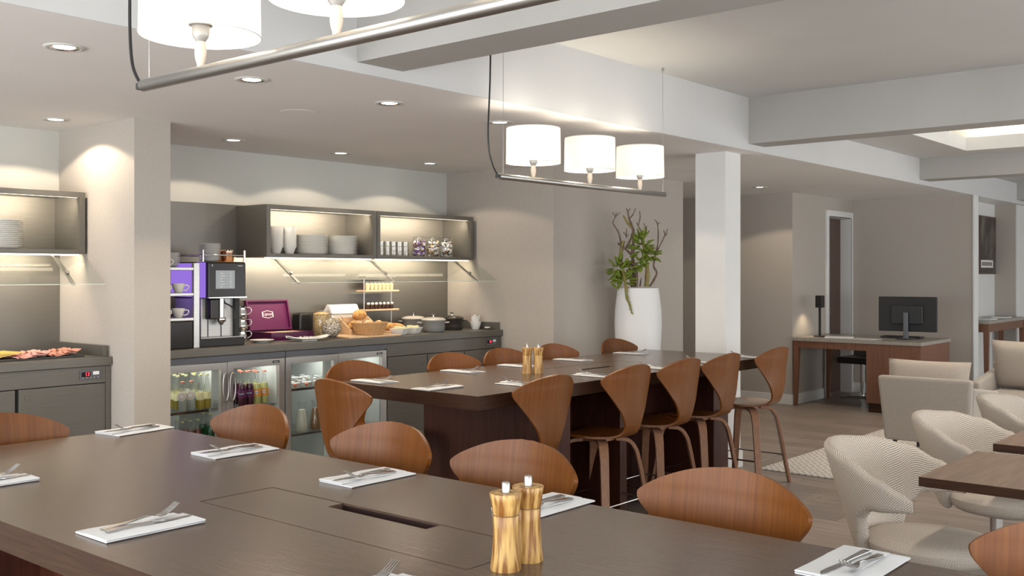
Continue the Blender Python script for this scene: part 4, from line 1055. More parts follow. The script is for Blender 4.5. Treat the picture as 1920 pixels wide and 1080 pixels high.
for k in range(8):
    c_, r_ = k % 4, k // 4
    tb = bx(-.038, .038, -.05, .05, 0, .045).build('tea_packet', mats_t[(k*3) % 4], None, bevel=.003)
    tb.location = (4.627 + c_*.0925, 6.275 + r_*.125, T+.0085)
    tag(tb, 'pack of tea bags in the open box, %s compartment of the %s row' % (('first', 'second', 'third', 'fourth')[c_], ('front', 'back')[r_]), 'tea packet', 'tea packets in the box')
t = thing('side_plate', 'white saucer on the worktop before the tea box corner', 'saucer', (4.44, 6.14, T))
MB().lathe([(0, 0), (.045, 0), (.05, .006), (.085, .017), (.086, .02), (.082, .0195), (.048, .009), (0, .008)], 28, cap=False).build('dish', 'porcelain', t)
t = thing('serving_dish', 'long white porcelain dish of sachets before the cereal jars', 'dish', (4.77, 6.03, T), R(-12))
P = []
for i in range(9):
    u = -1 + 2*i/8; w = .072*math.sqrt(max(1-abs(u)**3, .05)); row = []
    for j in range(7): v = -1 + 2*j/6; row.append(Vector((u*.17, v*w, .006 + .022*(abs(u)**3) + .014*v*v)))
    P.append(row)
mb = MB().shell(P, .006, [[(0, 0)]*7]*9).box(-.06, .06, -.03, .03, 0, .006); mb.build('dish', 'porcelain', t)
mb = MB(); rr = random.Random(3)
for k in range(16):
    x, y = rr.uniform(-.09, .09), rr.uniform(-.022, .022); a = rr.random()*3; c_, s_ = math.cos(a)*.022, math.sin(a)*.022
    z = .0135 + k*.0011; mb.hexa([(x-c_-s_*.3, y-s_+c_*.3, z), (x+c_-s_*.3, y+s_+c_*.3, z), (x+c_+s_*.3, y+s_-c_*.3, z), (x-c_+s_*.3, y-s_-c_*.3, z)], [(x-c_-s_*.3, y-s_+c_*.3, z+.003), (x+c_-s_*.3, y+s_+c_*.3, z+.003), (x+c_+s_*.3, y+s_-c_*.3, z+.003), (x-c_+s_*.3, y-s_-c_*.3, z+.003)])
mb.build('sachets', 'paper', t)['kind'] = 'stuff'
# toaster, white bread bin, cereal jars
t = thing('toaster', 'black toaster half hidden behind the cereal jar', 'toaster', (5.16, 6.50, T))
bx(-.14, .10, -.055, .055, .008, .185).build('body', 'black', t, bevel=.02, seg=3); bx(-.12, .08, -.02, -.008, .184, .187).box(-.12, .08, .008, .02, .184, .187).build('slot', 'gap', t); bx(-.12, .08, -.04, .04, 0, .009).build('base', 'black_matte', t)
t = thing('bread_bin', 'white slant-topped bread bin behind the cereal jars', 'bread bin', (5.46, 6.48, T))
MB().hexa([(-.14, -.065, 0), (.14, -.065, 0), (.14, .065, 0), (-.14, .065, 0)], [(-.14, -.065, .17), (.14, -.065, .17), (.14, .065, .17), (-.14, .065, .17)]).build('bin', 'porcelain', t, bevel=.004)
MB().prism([(-.07, .171), (-.03, .243), (.0, .247), (.06, .171)], -.145, .155).xf(Matrix(((0, 0, 1, 0), (1, 0, 0, 0), (0, 1, 0, 0), (0, 0, 0, 1)))).build('lid', 'lab_white', t, bevel=.003)
t = thing('cereal_jar', 'upright glass jar of golden cereal flakes', 'jar', (5.14, 6.33, T), 0, 'cereal jars')
MB().lathe([(0, 0), (.064, 0), (.069, .008), (.069, .185), (.062, .2), (.062, .208)], 28, cap=False).build('glass_body', 'glass_jar', t)
MB().lathe([(.0, .005), (.062, .005), (.065, .012), (.065, .18), (.03, .195), (0, .197)], 28, cap=False).build('cereal', 'cereal', t)['kind'] = 'stuff'
t = thing('cereal_jar', 'tilted round glass jar of pale muesli, mouth turned to the bread', 'jar', (5.05, 6.10, T+.001), R(20), 'cereal jars')
mt = Matrix.Translation((0, 0, .078)) @ Matrix.Rotation(R(38), 4, 'Y')
MB().lathe([(.0, -.078), (.03, -.072), (.055, -.055), (.074, -.02), (.077, 0), (.072, .03), (.055, .062), (.052, .085), (.060, .098)], 28, cap=False).xf(mt).build('glass_body', 'glass_jar', t)
MB().lathe([(.0, -.075), (.03, -.069), (.053, -.052), (.071, -.018), (.074, 0), (.069, .029), (.052, .06), (.03, .075), (0, .078)], 28, cap=False).xf(mt).build('muesli', 'muesli', t)['kind'] = 'stuff'
MB().tube([tuple(mt @ Vector((.060*math.cos(2*PI*k/28), .060*math.sin(2*PI*k/28), .098))) for k in range(28)], .003, 6, closed=True).build('rim', 'glass_jar', t)
# tray, bread basket, slanted bread crate, loaves and rolls
t = thing('serving_board', 'pale wooden board under the bread basket', 'board', (5.38, 6.13, T)); bx(-.27, .27, -.17, .17, 0, .012).build('board', 'wood_pale', t, bevel=.003)
TB = T + .0125
t = thing('bread_basket', 'oval wicker basket filled with rolls', 'basket', (5.44, 6.10, TB), R(-28))
prof = [(.0, .003), (.098, .003), (.102, .0), (.108, .01), (.142, .088), (.147, .092), (.142, .095), (.137, .088), (.103, .014), (0, .012)]
MB().lathe(prof, 36, cap=False, sx=1.0, sy=.72).build('weave', 'wicker', t)
mb = MB()
for k in range(36):
    a = 2*PI*k/36; mb.tube([(.1095*math.cos(a), .1095*math.sin(a)*.72, .008), (.1445*math.cos(a), .1445*math.sin(a)*.72, .09)], .0042, 6)
mb.build('stakes', 'wicker', t)['kind'] = 'stuff'
mb = MB()
for ph in (0, PI):
    mb.tube([((.145+.003*math.cos(18*a+ph))*math.cos(a), (.145+.003*math.cos(18*a+ph))*math.sin(a)*.73, .094+.003*math.sin(18*a+ph)) for a in [2*PI*k/90 for k in range(90)]], .0042, 6, closed=True)
    mb.tube([((.107+.002*math.cos(18*a+ph))*math.cos(a), (.107+.002*math.cos(18*a+ph))*math.sin(a)*.73, .007+.002*math.sin(18*a+ph)) for a in [2*PI*k/90 for k in range(90)]], .0035, 6, closed=True)
mb.build('braided_rim', 'wicker', t)
def bun(nm, loc, rx, ry, rz_, m, label, grp=None, rot=0., tilt=0.):
    mb = MB().ball((0, 0, 0), rx, ry, rz_, 16, 10)
    for p in mb.v:
        q = mnoise.noise(p*28 + Vector((loc[0]*9, loc[1]*7, 0)))*.07 + mnoise.noise(p*70)*.025; p *= 1 + q
    for i, p in enumerate(mb.v): p.z = max(p.z, -rz_*.8)
    o = mb.build(nm, m); o.location = loc; o.rotation_euler = (tilt, 0, rot)
    return tag(o, label, 'bread', grp)
for i, (dx, dy, dz, rx, w) in enumerate(((-.088, .0, .084, .036, 'beside the cereal jar'), (-.015, -.04, .078, .036, 'low in the front middle'), (.0, .032, .088, .04, 'biggest, in the middle behind'), (.062, -.03, .084, .034, 'beside the butter bowls'), (.082, .03, .088, .034, 'at the back toward the casseroles'))):
    a = R(-28); c_, s_ = math.cos(a), math.sin(a)
    bun('bread_roll', (5.44 + dx*c_-dy*s_, 6.10+dx*s_+dy*c_, TB+dz), rx, rx*.8, rx*.72, 'bread_pale' if i % 2 == 0 else 'bread', 'crusty roll in the wicker basket, ' + w, 'rolls in the basket', rot=i*1.1)
t = thing('bread_crate', 'slanted wooden crate of loaves behind the basket', 'crate', (5.50, 6.31, TB))
for sx in (-.15, .155): MB().hexa([(sx-.006, -.1, 0), (sx+.006, -.1, 0), (sx+.006, .06, 0), (sx-.006, .06, 0)], [(sx-.006, -.1, .03), (sx+.006, -.1, .03), (sx+.006, .06, .135), (sx-.006, .06, .135)]).build('side', 'wood_pale', t)
bx(-.144, .149, -.1, -.088, 0, .035).build('front', 'wood_pale', t); bx(-.144, .149, .05, .06, 0, .13).build('back', 'wood_pale', t); bx(-.144, .149, -.088, .05, 0, .01).build('bottom', 'wood_pale', t)
bun('loaf', (5.43, 6.275, TB+.058), .082, .046, .05, 'bread', 'golden loaf low in the slanted crate, toward the cereal jars', 'loaves in the crate', rot=.5)
bun('loaf', (5.585, 6.275, TB+.052), .06, .045, .045, 'bread_pale', 'floury loaf in the slanted crate, toward the metal rack', 'loaves in the crate', rot=-.5)
bun('loaf', (5.50, 6.29, TB+.148), .076, .05, .046, 'bread', 'orange-brown round loaf on top in the slanted crate', 'loaves in the crate', rot=.3)
t = thing('cutting_board', 'small wooden board with baguette pieces beside the rack', 'board', (5.83, 6.26, T)); bx(-.09, .09, -.11, .11, 0, .022).build('board', 'wood_pale', t, bevel=.003)
bun('baguette_piece', (5.83, 6.23, T+.052), .09, .035, .036, 'bread', 'brown baguette piece lying on the small board, in front', 'baguette pieces', rot=-.55)
bun('baguette_piece', (5.84, 6.32, T+.052), .08, .034, .035, 'bread_pale', 'pale baguette piece lying on the small board, behind', 'baguette pieces', rot=-.3)
# two-tier metal rack with wooden shelves
t = thing('dessert_rack', 'chrome rack with two pale wooden shelves against the backsplash', 'rack', (5.88, 6.49, T))
mb = MB()
for x in (-.155, .155): mb.tube([(x, 0, .006), (x, 0, .468)], .0055, 8)
mb.build('post', 'alu', t)
bx(-.17, .17, -.055, .055, 0, .006).build('base', 'satin', t); bx(-.175, .175, -.04, .04, .468, .474).build('top_bar', 'satin', t)
for z in (.183, .345): bx(-.195, .195, -.06, .06, z, z+.014).build('shelf', 'wood_pale', t, bevel=.003)
M['waffle'] = mat('waffle_cup', (.60, .40, .22), .6, col2=(.72, .54, .36), scale=(60, 60, 60)); M['choc'] = mat('chocolate', (.05, .022, .014), .3)
for k in range(7):
    o = thing('pastry_cup', 'pale paper cup of pastry on the upper rack shelf, %s from the bread' % ('first', 'second', 'third', 'fourth', 'fifth', 'sixth', 'seventh')[k], 'dessert cup', (5.745 + k*.045, 6.47, T+.3595), 0, 'pastry cups on the rack')
    MB().lathe([(0, 0), (.017, 0), (.0225, .05), (.021, .05), (.016, .004), (0, .004)], 14, cap=False).build('paper_cup', 'waffle', o); MB().ball((0, 0, .048), .02, .02, .014, 10, 6).build('filling', 'bread_pale', o)
    o = thing('dessert_glass', 'dark dessert with white spoon on the lower rack shelf, %s from the bread' % ('first', 'second', 'third', 'fourth', 'fifth', 'sixth', 'seventh')[k], 'dessert glass', (5.745 + k*.045, 6.47, T+.1975), 0, 'dessert glasses on the rack')
    MB().lathe([(0, 0), (.018, 0), (.019, .003), (.02, .036), (.0, .037)], 14, cap=False).build('chocolate', 'choc', o)
    MB().sweep([(.0, 0, .03), (-.01, -.006, .055)], (0, 1, 0), .005, .002).ball((.005, -.008, .046), .014, .012, .012, 10, 6).build('spoon', 'porcelain', o)
# butter bowls, casseroles, sachet bowl, sugar dish
for i, (x, y, w) in enumerate(((5.73, 6.06, 'in front of the baguette board'), (5.90, 6.085, 'beside the grey casserole'))):
    t = thing('butter_bowl', 'square white bowl of butter curls ' + w, 'bowl', (x, y, T), R(20), 'butter bowls')
    MB().hexa([(-.042, -.042, 0), (.042, -.042, 0), (.042, .042, 0), (-.042, .042, 0)], [(-.066, -.066, .052), (.066, -.066, .052), (.066, .066, .052), (-.066, .066, .052)]).build('bowl', 'porcelain', t, bevel=.004)
    mb = MB()
    for k in range(7): a = k*.9; mb.ball((.036*math.cos(a)*(k > 0), .036*math.sin(a)*(k > 0), .056), .022, .02, .014, 8, 6)
    mb.build('butter', 'lab_yellow', t)['kind'] = 'stuff'
def casserole(loc, body, lid, label, s=1.0, rz=0.):
    t = thing('casserole', label, 'casserole', loc, rz, 'cast iron casseroles')
    MB().lathe([(0, 0), (.085, 0), (.096, .01), (.1, .04), (.101, .092), (.104, .095), (.104, .1)], 36).build('pot', body, t)
    for sx in (-1, 1): MB().sweep(spline([(sx*.098, -.035, .082), (sx*.125, -.022, .083), (sx*.13, 0, .083), (sx*.125, .022, .083), (sx*.098, .035, .082)], 4), (0, 0, 1), .009, .014).build('handle', lid, t)
    MB().lathe([(.105, .1005), (.107, .105), (.1, .112), (.094, .1135), (.088, .12), (.05, .126), (0, .128)], 36, cap=False).build('lid', lid, t)
    MB().lathe([(.007, .127), (.006, .142), (.018, .147), (.019, .153), (.012, .156), (0, .157)], 18, cap=False).build('lid_knob', 'chrome', t)
casserole((6.27, 6.455, T), 'enamel_grey', 'enamel_lid', 'grey casserole with pale lid, at the back against the backsplash', rz=R(-40))
casserole((6.19, 6.13, T), 'enamel_grey', 'enamel_lid', 'grey casserole with pale lid at the front edge', rz=R(-40))
casserole((6.53, 6.235, T), 'enamel_black', 'enamel_black', 'black casserole with chrome knob beside the sachet bowl', rz=R(-40))
t = thing('sachet_bowl', 'white bowl of white and red sachets at the worktop end', 'bowl', (6.735, 6.14, T))
MB().lathe([(0, 0), (.034, 0), (.036, .004), (.056, .07), (.054, .07), (.034, .008), (0, .008)], 24, cap=False).build('bowl', 'porcelain', t)
mb = MB(); mr = MB()
for k in range(14):
    a = k*.449; r_ = .026; q = mr if k in (3, 4, 5) else mb
    q.sweep([(r_*math.cos(a)*.6, r_*math.sin(a)*.6, .012), (r_*1.5*math.cos(a), r_*1.5*math.sin(a), .105 + .012*(k % 3))], (-math.sin(a), math.cos(a), 0), .02, .003)
mb.build('white_sachets', 'paper', t)['kind'] = 'stuff'; mr.build('red_sachets', 'cap_red', t)['kind'] = 'stuff'
t = thing('sugar_dish', 'small shiny dish beside the sachet bowl', 'dish', (6.745, 6.005, T))
MB().lathe([(0, 0), (.02, 0), (.034, .018), (.032, .019), (.018, .004), (0, .004)], 18, cap=False).build('dish', 'chrome', t)
mb = MB()
for k in range(6): a = k*1.05; mb.ball((.014*math.cos(a), .014*math.sin(a), .018), .011, .011, .009, 8, 6)
mb.build('sugar', 'candy_white', t)['kind'] = 'stuff'
# cold cuts on a slate board
t = thing('slate_board', 'black slate board of cheese and ham beside the column', 'board', (2.80, 6.15, .9955)); bx(-.32, .24, -.15, .15, 0, .009).build('slate', 'slate', t, bevel=.002)
ZS = .9955 + .0095
def slices(nm, x, y, nx, ny, m, label, wavy, dx=.028):
    t = thing(nm, label, 'cold cuts', (x, y, ZS), R(8), 'cold cuts on the slate board')
    for k in range(nx*ny):
        i, j = k % nx, k // nx
        mb = MB(); P = []
        for a in range(7):
            row = []
            for b in range(7):
                u, v = (a-3)/3, (b-3)/3; hx, hy = .055, .055
                zz = .004 + i*.0042 + (wavy*.008*(math.sin(u*4+k)+math.cos(v*5+k*2)) if wavy else 0) + .004*max(u, 0)
                sq = 1.0 if not wavy else 1/max(.01, math.sqrt(max(u*u, v*v, .0001)/(u*u+v*v+.0001)))**-1*1.0
                f = 1.0
                if wavy:
                    l = math.hypot(u, v)
                    f = (max(abs(u), abs(v))/l) if l > 1e-6 else 1
                row.append(Vector((hx*u*f + i*dx - nx*dx/2, hy*v*f + (j-ny/2+.5)*.11, max(zz, .002 + i*.003))))
            P.append(row)
        mb.shell(P, .0025, [[(0, 0)]*7]*7)
        mb.build('slice', m, t)
slices('cheese_slices', 2.575, 6.17, 7, 2, 'cheese', 'yellow cheese slices fanned on the slate, toward the picture edge', 0)
slices('ham_slices', 2.755, 6.12, 6, 2, 'ham', 'pink ham slices in the middle of the slate board', .55, .024)
slices('sausage_slices', 2.965, 6.16, 6, 2, 'salami', 'red cured sausage slices at the column end of the slate board', .5, .022)

# ------------------------------------------------------------------ white planter with branches and succulent leaves
t = thing('planter', 'tall white barrel planter with bare branches and green succulent leaves', 'planter', (7.70, 5.04, 0), R(40.29 - 90))
MB().lathe([(0, 0), (.12, 0), (.128, .01), (.15, .25), (.178, .55), (.203, .85), (.212, 1.05), (.208, 1.18), (.188, 1.34), (.182, 1.375), (.172, 1.378), (.166, 1.37), (.168, 1.34)], 56, cap=False).build('pot', 'pot', t)
MB().lathe([(0, 1.345), (.168, 1.34)], 40, cap=False).build('soil', 'soil', t)
def pc(x, y, dep=0.): return (((x/4.906) + 1120 - 1195)*.0048, dep, 1.5 + (514 - 380 - y/4.906)*.0048)
def branch(nm, m, pts, r0, r1, dep=(0, 0)):
    q = spline([pc(x, y, dep[0] + (dep[1]-dep[0])*i/max(len(pts)-1, 1) + .006*math.sin(i*2.1+x)) for i, (x, y) in enumerate(pts)], 4)
    n = len(q); rr = [1.28*(r0 + (r1-r0)*i/(n-1))*(1 + .16*math.sin(i*1.7+pts[0][0])) for i in range(n)]
    return MB().tube(q, rr, 8).build(nm, m, t)
BR = [([(320,775),(326,600),(318,480),(325,330),(322,250),(300,180),(285,140),(275,90),(262,50)], .014, .0038, (0, .01)), ([(285,150),(318,112),(340,55)], .005, .003, (0, -.02)), ([(275,85),(297,50)], .0036, .0024, (0, 0)),
      ([(318,495),(270,440),(205,392),(190,368)], .009, .0045, (0, .06)), ([(212,385),(210,340),(195,275),(165,220),(142,180),(165,130),(175,85)], .007, .003, (.05, .08)), ([(166,125),(140,85)], .0036, .0024, (.08, .09)), ([(168,125),(211,85)], .0036, .0024, (.08, .06)),
      ([(345,775),(348,600),(300,560),(290,640),(310,770)], .011, .008, (-.03, .02)), ([(255,425),(300,340),(325,260)], .009, .008, (.04, 0)), ([(475,770),(537,655),(508,580),(526,470),(547,360),(540,200),(513,162)], .008, .0032, (0, -.05)),
      ([(540,205),(562,183)], .0034, .0022, (-.05, -.05)), ([(530,462),(600,312),(590,258)], .006, .003, (-.03, -.08)), ([(600,312),(628,243)], .004, .0024, (-.08, -.08)), ([(602,310),(630,285)], .0036, .0022, (-.08, -.06)),
      ([(400,275),(365,215),(350,180)], .005, .003, (-.02, -.04)), ([(366,216),(382,140),(376,85)], .0048, .003, (-.03, -.05)), ([(435,300),(438,240),(415,190)], .005, .0028, (-.02, -.02)), ([(438,238),(446,212)], .0034, .0022, (-.02, -.02)),
      ([(388,770),(402,690)], .006, .002, (.03, .03)), ([(262,320),(268,228)], .004, .0025, (.05, .05)), ([(240,270),(266,306)], .0038, .0025, (.05, .05)), ([(266,312),(286,290)], .0036, .0022, (.05, .05))]
for p, a, b, d in BR: branch('branch', 'bark', p, a, b, d)
for p, a, b, d in [([(212,545),(216,450),(240,350)], .016, .012, (.07, .05)), ([(305,232),(258,170),(230,118)], .010, .006, (-.01, -.03)), ([(442,772),(452,650),(440,540),(425,440),(402,340),(400,272)], .018, .007, (-.02, -.03)),
                   ([(238,760),(240,860),(265,930),(286,1012)], .011, .005, (-.17, -.21))]: branch('stem', 'stem_green', p, a, b, d)
branch('stem', 'stem_green', [(212,545),(222,620),(236,765)], .012, .010, (.03, -.17))
mb = MB().ball((0, 0, .5), .235, .11, .5, 10, 8)
leaf_me = mb.mesh('leaf', 'leaf')
rr = random.Random(11)
def leaves(cx, cy, rx, ry, n, dep):
    for k in range(n):
        a = rr.random()*2*PI; q = math.sqrt(rr.random())*.85
        ux, uy = q*math.cos(a), q*math.sin(a)
        x, y = cx + rx*ux, cy + ry*uy
        o = bpy.data.objects.new('leaf', leaf_me); COL.objects.link(o); o.parent = t
        d = dep + rr.uniform(-.05, .05)
        o.location = pc(x, y, d)
        dirv = Vector((ux*1.2 + rr.uniform(-.3, .3), rr.uniform(-.9, .2), -uy*.9 + rr.uniform(-.35, .35)))
        o.rotation_euler = dirv.to_track_quat('Z', 'Y').to_euler()
        s = rr.uniform(.066, .095); o.scale = (s, s, s)
leaves(200, 610, 82, 95, 46, -.03); leaves(225, 720, 62, 62, 18, -.10); leaves(395, 410, 70, 120, 44, -.04); leaves(465, 470, 50, 60, 16, -.05); leaves(390, 560, 50, 40, 12, -.03); leaves(178, 800, 14, 24, 3, -.10)
rr2 = random.Random(5)
for k in range(12):
    o = bpy.data.objects.new('leaf', leaf_me); COL.objects.link(o); o.parent = t
    f = k/11; o.location = pc(242 + 42*f, 850 + 160*f, -.19 - .02*f)
    o.rotation_euler = Vector((rr2.uniform(-1, 1), -.6, rr2.uniform(-.6, .3))).to_track_quat('Z', 'Y').to_euler(); o.scale = (.022, .022, .022)

# ------------------------------------------------------------------ lounge: rug, tweed tub chairs, side tables, armchairs
rug = bx(7.17, 12.2, .2, 3.59, .0005, .011).build('rug', 'rug', None, bevel=.003)
tag(rug, 'pale zigzag woven rug on the plank floor under the armchairs', 'rug')
def tub_chair():
    t = thing('tub_chair', 'x', 'chair')
    nphi = 61; nv = 11; P = []; UV = []
    def lerp(tab, a):
        for (a0, v0), (a1, v1) in zip(tab, tab[1:]):
            if a <= a1: f = (a-a0)/(a1-a0); f = f*f*(3-2*f); return v0 + (v1-v0)*f
        return tab[-1][1]
    ZT = [(0, .785), (35, .772), (60, .74), (85, .682), (100, .637), (109, .606)]
    ZB = [(0, .325), (42, .325), (50, .40), (60, .50), (72, .54), (109, .556)]
    for i in range(nphi):
        a = -109 + 218*i/(nphi-1); ph = R(a); zt, zb = lerp(ZT, abs(a)), lerp(ZB, abs(a))
        th = .026*(.5 + .5*min(1, max(0, (109-abs(a))/16))**.5); e = 1.0 + .04*math.cos(2*ph)
        loop = []; k = 7; hh = max((zt-zb)/2, .012); zm = (zt+zb)/2; cap = min(th, hh)
        for j in range(k+1): loop.append((th, zb+cap + (zt-zb-2*cap)*j/k))
        for j in range(1, 6): q = PI*j/6; loop.append((th*math.cos(q), zt-cap + cap*math.sin(q)))
        for j in range(k+1): loop.append((-th, zt-cap - (zt-zb-2*cap)*j/k))
        for j in range(1, 6): q = PI*j/6; loop.append((-th*math.cos(q), zb+cap - cap*math.sin(q)))
        loop.append(loop[0]); row = []; ruv = []; L = 0
        for j, (o, z) in enumerate(loop):
            if j: L += math.hypot(o-loop[j-1][0], z-loop[j-1][1])
            r = .232 + .113*(max(z-.325, 0)/.46) + o
            row.append(Vector((r*math.sin(ph)*.96, r*math.cos(ph)*e + .03*(z-.325)/.46, z))); ruv.append((ph*.32, L + zb))
        P.append(row); UV.append(ruv)
    mb = MB().grid(P, UV)
    for r_ in (P[0], P[-1]): mb.add(r_[:-1], [tuple(range(len(r_)-1))])
    mb.build('back_shell', 'tweed', t)
    n = 40; prof = [(0, .318), (.16, .318), (.215, .332), (.245, .362), (.252, .392), (.238, .412), (.2, .421), (.1, .424), (0, .424)]
    G = []; U = []
    for r_, z in prof:
        G.append([Vector((r_*math.cos(2*PI*k/n), -.04 + r_*math.sin(2*PI*k/n)*1.06, z)) for k in range(n+1)])
        q_ = r_ if z > .405 else .252 + (.412 - z)*1.2 + (.245 - r_ if z < .365 else 0)
        U.append([(q_*math.cos(2*PI*k/n), q_*math.sin(2*PI*k/n)) for k in range(n+1)])
    MB().grid(G, U).build('seat', 'tweed', t)
    MB().lathe([(.09, .317), (.03, .30), (.027, .03)], 20).build('column', 'satin', t)
    MB().lathe([(0, 0), (.24, 0), (.24, .008), (.05, .03), (0, .03)], 36, cap=False).build('base', 'satin', t)
    return t
tc = tub_chair(); tc.location = (4.33, 1.43, 0); tc.rotation_euler.z = R(-4)
tag(tc, 'dotted tweed tub chair beside the near table corner, seat in view', None, 'tweed tub chairs')
dup(tc, (5.42, 1.43, 0), R(-6), 'dotted tweed tub chair between the first side table and the grey armchair', 'tweed tub chairs')
dup(tc, (6.45, 1.40, 0), R(-3), 'dotted tweed tub chair cut by the picture edge below the sofa cushion', 'tweed tub chairs')
def side_table(x, label):
    t = thing('side_table', label, 'table', (x, .94, 0), 0, 'low square tables with tub chairs')
    bx(-.36, .36, -.36, .36, .703, .74).build('tabletop', 'side_top', t, bevel=.002)
    bx(-.3615, -.3605, -.361, .361, .703, .738).box(.3605, .3615, -.361, .361, .703, .738).box(-.36, .36, -.3615, -.3605, .703, .738).box(-.36, .36, .3605, .3615, .703, .738).build('edge_band', 'table_edge', t)
    MB().lathe([(.028, .03), (.028, .703)], 20).build('column', 'black_matte', t)
    MB().lathe([(0, 0), (.22, 0), (.22, .01), (.04, .03), (0, .03)], 36, cap=False).build('base', 'black_matte', t)
M['side_top'] = mat('side_table_oak', (.20, .13, .09), .36, col2=(.26, .175, .125), scale=(4, 45, 45), bump=.08, bscale=(14, 280, 280))
side_table(4.26, 'brown square side table before the tweed tub chair, corner toward the bar table')
side_table(5.24, 'brown square side table further off, mostly outside the picture edge')
def lounge_chair():
    t = thing('armchair', 'x', 'armchair')
    def taper(x0, x1, y0, y1, z0, z1, k, ky=0.):
        return MB().hexa([(x0*k, y0+ky, z0), (x1*k, y0+ky, z0), (x1*k, y1+ky, z0), (x0*k, y1+ky, z0)], [(x0, y0, z1), (x1, y0, z1), (x1, y1, z1), (x0, y1, z1)])
    taper(-.365, .365, -.42, -.33, .14, .665, .9, .06).build('backrest', 'grey_fabric', t, bevel=.025, seg=3)
    for s_ in (-1, 1):
        a, b = sorted((s_*.365, s_*.285))
        MB().hexa([(a*.9, -.30, .14), (b*.9, -.30, .14), (b*.9, .33, .14), (a*.9, .33, .14)], [(a, -.33, .60), (b, -.33, .60), (b, .37, .52), (a, .37, .52)]).build('armrest', 'grey_fabric', t, bevel=.022, seg=3)
    bx(-.26, .26, -.30, .33, .16, .30).build('seat_base', 'grey_fabric', t, bevel=.015)
    bx(-.265, .265, -.32, .375, .30, .425).build('seat_cushion', 'grey_fabric', t, bevel=.03, seg=3)
    for sx in (-1, 1):
        for sy in (-.27, .29): MB().lathe([(.012, 0), (.018, .14)], 12, (sx*.27, sy, 0)).build('leg', 'black_matte', t)
    return t
ac = lounge_chair(); ac.location = (8.66, 2.72, .0115); ac.rotation_euler.z = R(-90); tag(ac, 'grey upholstered armchair seen from behind on the zigzag rug', None, 'grey armchairs on the rug')
dup(ac, (10.0, 2.40, .0115), R(90), 'grey upholstered armchair facing the room, beyond the one seen from behind', 'grey armchairs on the rug')
def pillow(nm, w, h, d, label, loc, rot):
    P = []; n = 15
    for side in (1, -1):
        G = []
        for i in range(n):
            row = []
            for j in range(n):
                u, v = -1 + 2*i/(n-1), -1 + 2*j/(n-1)
                b = (1-u**4)*(1-v**4); cr = 1 - .045*(1-abs(u)**2)*abs(v)**6 - .0
                cr2 = 1 - .045*(1-abs(v)**2)*abs(u)**6
                row.append(Vector((u*w/2*cr2, side*d/2*(b**.55), v*h/2*cr)))
            G.append(row)
        P.append(G)
    o = MB().grid(P[0]).grid(P[1]).build(nm, 'cushion'); o.location = loc; o.rotation_euler = rot
    return tag(o, label, 'cushion', 'loose back cushions')
pillow('back_cushion', .66, .37, .16, 'grey linen cushion peeking over the armchair seen from behind', (8.50, 2.765, .615), (R(-12), 0, R(-90)))
pillow('back_cushion', .62, .46, .18, 'beige linen cushion standing on the armchair that faces the room', (10.15, 2.40, .665), (R(-12), 0, R(90)))

# ------------------------------------------------------------------ desk corner
t = thing('desk', 'walnut desk with grey top standing against the corridor wall corner', 'desk', (11.39, 4.33, 0))
bx(10.9, 11.88, 3.61, 5.05, .742, .779).build('desktop', 'desk_top', t, bevel=.002, w=True)
bx(10.916, 10.935, 4.20, 4.974, .665, .7415).box(11.845, 11.864, 4.20, 4.974, .665, .7415).box(10.972, 11.808, 5.015, 5.035, .665, .7415).build('apron', 'wood_desk', t, w=True)
for x in (10.91, 11.81):
    MB().hexa([(x, 5.0, 0), (x+.035, 5.0, 0), (x+.035, 5.035, 0), (x, 5.035, 0)], [(x, 4.975, .742), (x+.06, 4.975, .742), (x+.06, 5.04, .742), (x, 5.04, .742)]).build('leg', 'wood_desk', t, w=True)
bx(10.912, 11.868, 3.62, 4.20, .10, .7415).build('pedestal', 'wood_desk', t, bevel=.002, w=True)
bx(10.93, 11.85, 3.64, 4.18, 0, .10).build('plinth', 'table_edge', t, w=True)
t = thing('office_chair', 'black leather swivel chair tucked behind the desk', 'chair', (12.15, 4.72, 0), R(85))
bx(-.24, .24, -.23, .22, .42, .50).build('seat', 'leather', t, bevel=.03, seg=3)
P = []
for i in range(9):
    v = i/8; P.append([Vector((x, -.22 - .10*v + .25*x*x, (.45 + .27*v))) for x in [-.23 + .46*j/8 for j in range(9)]])
MB().shell(P, .035, [[(0, 0)]*9]*9).build('backrest', 'leather', t, bevel=.012)
MB().lathe([(.024, .02), (.024, .42)], 16).build('column', 'chrome', t)
mb = MB()
for k in range(4):
    a = PI/4 + k*PI/2; mb.sweep([(0, 0, .03), (.27*math.cos(a), .27*math.sin(a), .012)], (-math.sin(a), math.cos(a), 0), .045, .018)
mb.build('base', 'chrome', t)
t = thing('monitor', 'black computer monitor on the desk, seen from behind', 'monitor', (11.42, 3.93, .7795), R(-88))
bx(-.315, .315, -.018, .012, .085, .47).build('screen_back', 'black_matte', t, bevel=.008)
bx(-.31, .31, .012, .016, .09, .465).build('screen', 'dark_screen', t)
bx(-.175, .175, -.045, -.018, .165, .375).build('rear_cover', 'black', t, bevel=.01)
bx(-.026, .026, -.085, -.052, 0, .30).build('stand_post', 'steel_strip', t, bevel=.006); bx(-.02, .02, -.055, -.04, .23, .29).build('mount', 'black', t)
MB().lathe([(0, 0), (.12, 0), (.12, .006), (.1, .012), (0, .012)], 32, (0, -.03, 0), cap=False).build('stand_base', 'black', t)
t = thing('desk_tray', 'flat black tray with keyboard beside the monitor foot', 'keyboard', (11.62, 4.06, .7795), R(-88))
bx(-.22, .22, -.08, .08, 0, .018).build('keyboard', 'black', t, bevel=.004)
mb = MB()
for r_ in range(4):
    for c_ in range(14): mb.box(-.205+c_*.0293, -.181+c_*.0293, -.066+r_*.034, -.038+r_*.034, .018, .021)
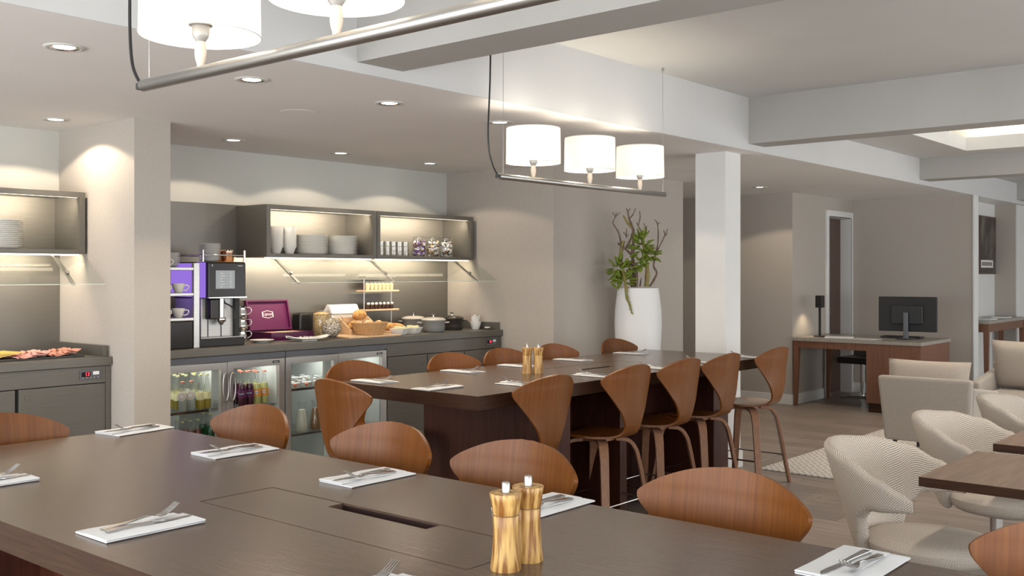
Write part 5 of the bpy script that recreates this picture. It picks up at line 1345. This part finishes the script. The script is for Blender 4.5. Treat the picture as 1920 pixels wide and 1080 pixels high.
mb.build('keys', 'black_matte', t)['kind'] = 'stuff'
t = thing('desk_lamp', 'slim black desk lamp with small box head by the wall', 'lamp', (11.22, 4.86, .7795))
MB().lathe([(0, 0), (.07, 0), (.07, .01), (0, .012)], 24, cap=False).build('base', 'black_matte', t); bx(-.011, .011, -.011, .011, .011, .40).build('pole', 'black_matte', t); bx(-.035, .045, -.04, .04, .335, .475).build('head', 'black', t, bevel=.004)
light('SPOT', 'lamp_light', (0, .02, .33), 4, (1, .78, .52), t, (R(20), 0, 0), spot_size=R(110), spot_blend=.8, shadow_soft_size=.02)
for i, (x, y, rz, w) in enumerate(((11.15, 4.60, .3, 'thick pile by the desk lamp'), (11.10, 4.29, -.2, 'flat sheets toward the monitor'))):
    o = bx(-.105, .105, -.148, .148, 0, .004 + .012*(i == 0)).build('paper_stack', 'paper'); o.location = (x, y, .7795); o.rotation_euler.z = rz; tag(o, 'white papers lying on the desk, ' + w, 'paper', 'papers on the desk')

# ------------------------------------------------------------------ niche: console, picture
t = thing('console_table', 'tall walnut console with grey top in the niche', 'table', (13.8, 3.67, 0))
bx(12.95, 14.66, 3.5, 3.84, .90, .936).build('top', 'desk_top', t, bevel=.002, w=True)
bx(12.97, 14.64, 3.515, 3.535, .80, .899).box(12.97, 12.99, 3.535, 3.82, .80, .899).box(14.62, 14.64, 3.535, 3.82, .80, .899).build('apron', 'wood_desk', t, w=True)
for x in (12.965, 14.585):
    for y in (3.51, 3.77): MB().hexa([(x+.005, y+.005, 0), (x+.045, y+.005, 0), (x+.045, y+.045, 0), (x+.005, y+.045, 0)], [(x, y, .90), (x+.06, y, .90), (x+.06, y+.06, .90), (x, y+.06, .90)]).build('leg', 'wood_desk', t, w=True)
for i, (x, w) in enumerate(((13.4, 'by the partition end'), (14.1, 'toward the pilaster'))):
    o = bx(-.15, .15, -.10, .10, 0, .012).build('magazine', 'paper'); o.location = (x, 3.66, .9365); o.rotation_euler.z = .1*i; tag(o, 'white magazine on the console, ' + w, 'magazine', 'magazines on the console')
t = thing('framed_poster', 'dark racing poster with pale caption band in the niche', 'picture', (14.33, 3.898, 1.5))
bx(-.36, .36, -.018, 0, 0, .765).build('frame', 'frame', t, bevel=.002); bx(-.34, .34, -.021, -.018, .02, .745).build('print', 'poster', t)
bx(-.34, .20, -.0225, -.021, .085, .185).build('caption_band', 'lab_white', t)
mb = MB()
for k in range(9): mb.box(-.31+k*.053, -.275+k*.053, -.0235, -.0225, .11, .16)
mb.build('caption_marks', 'frame', t)
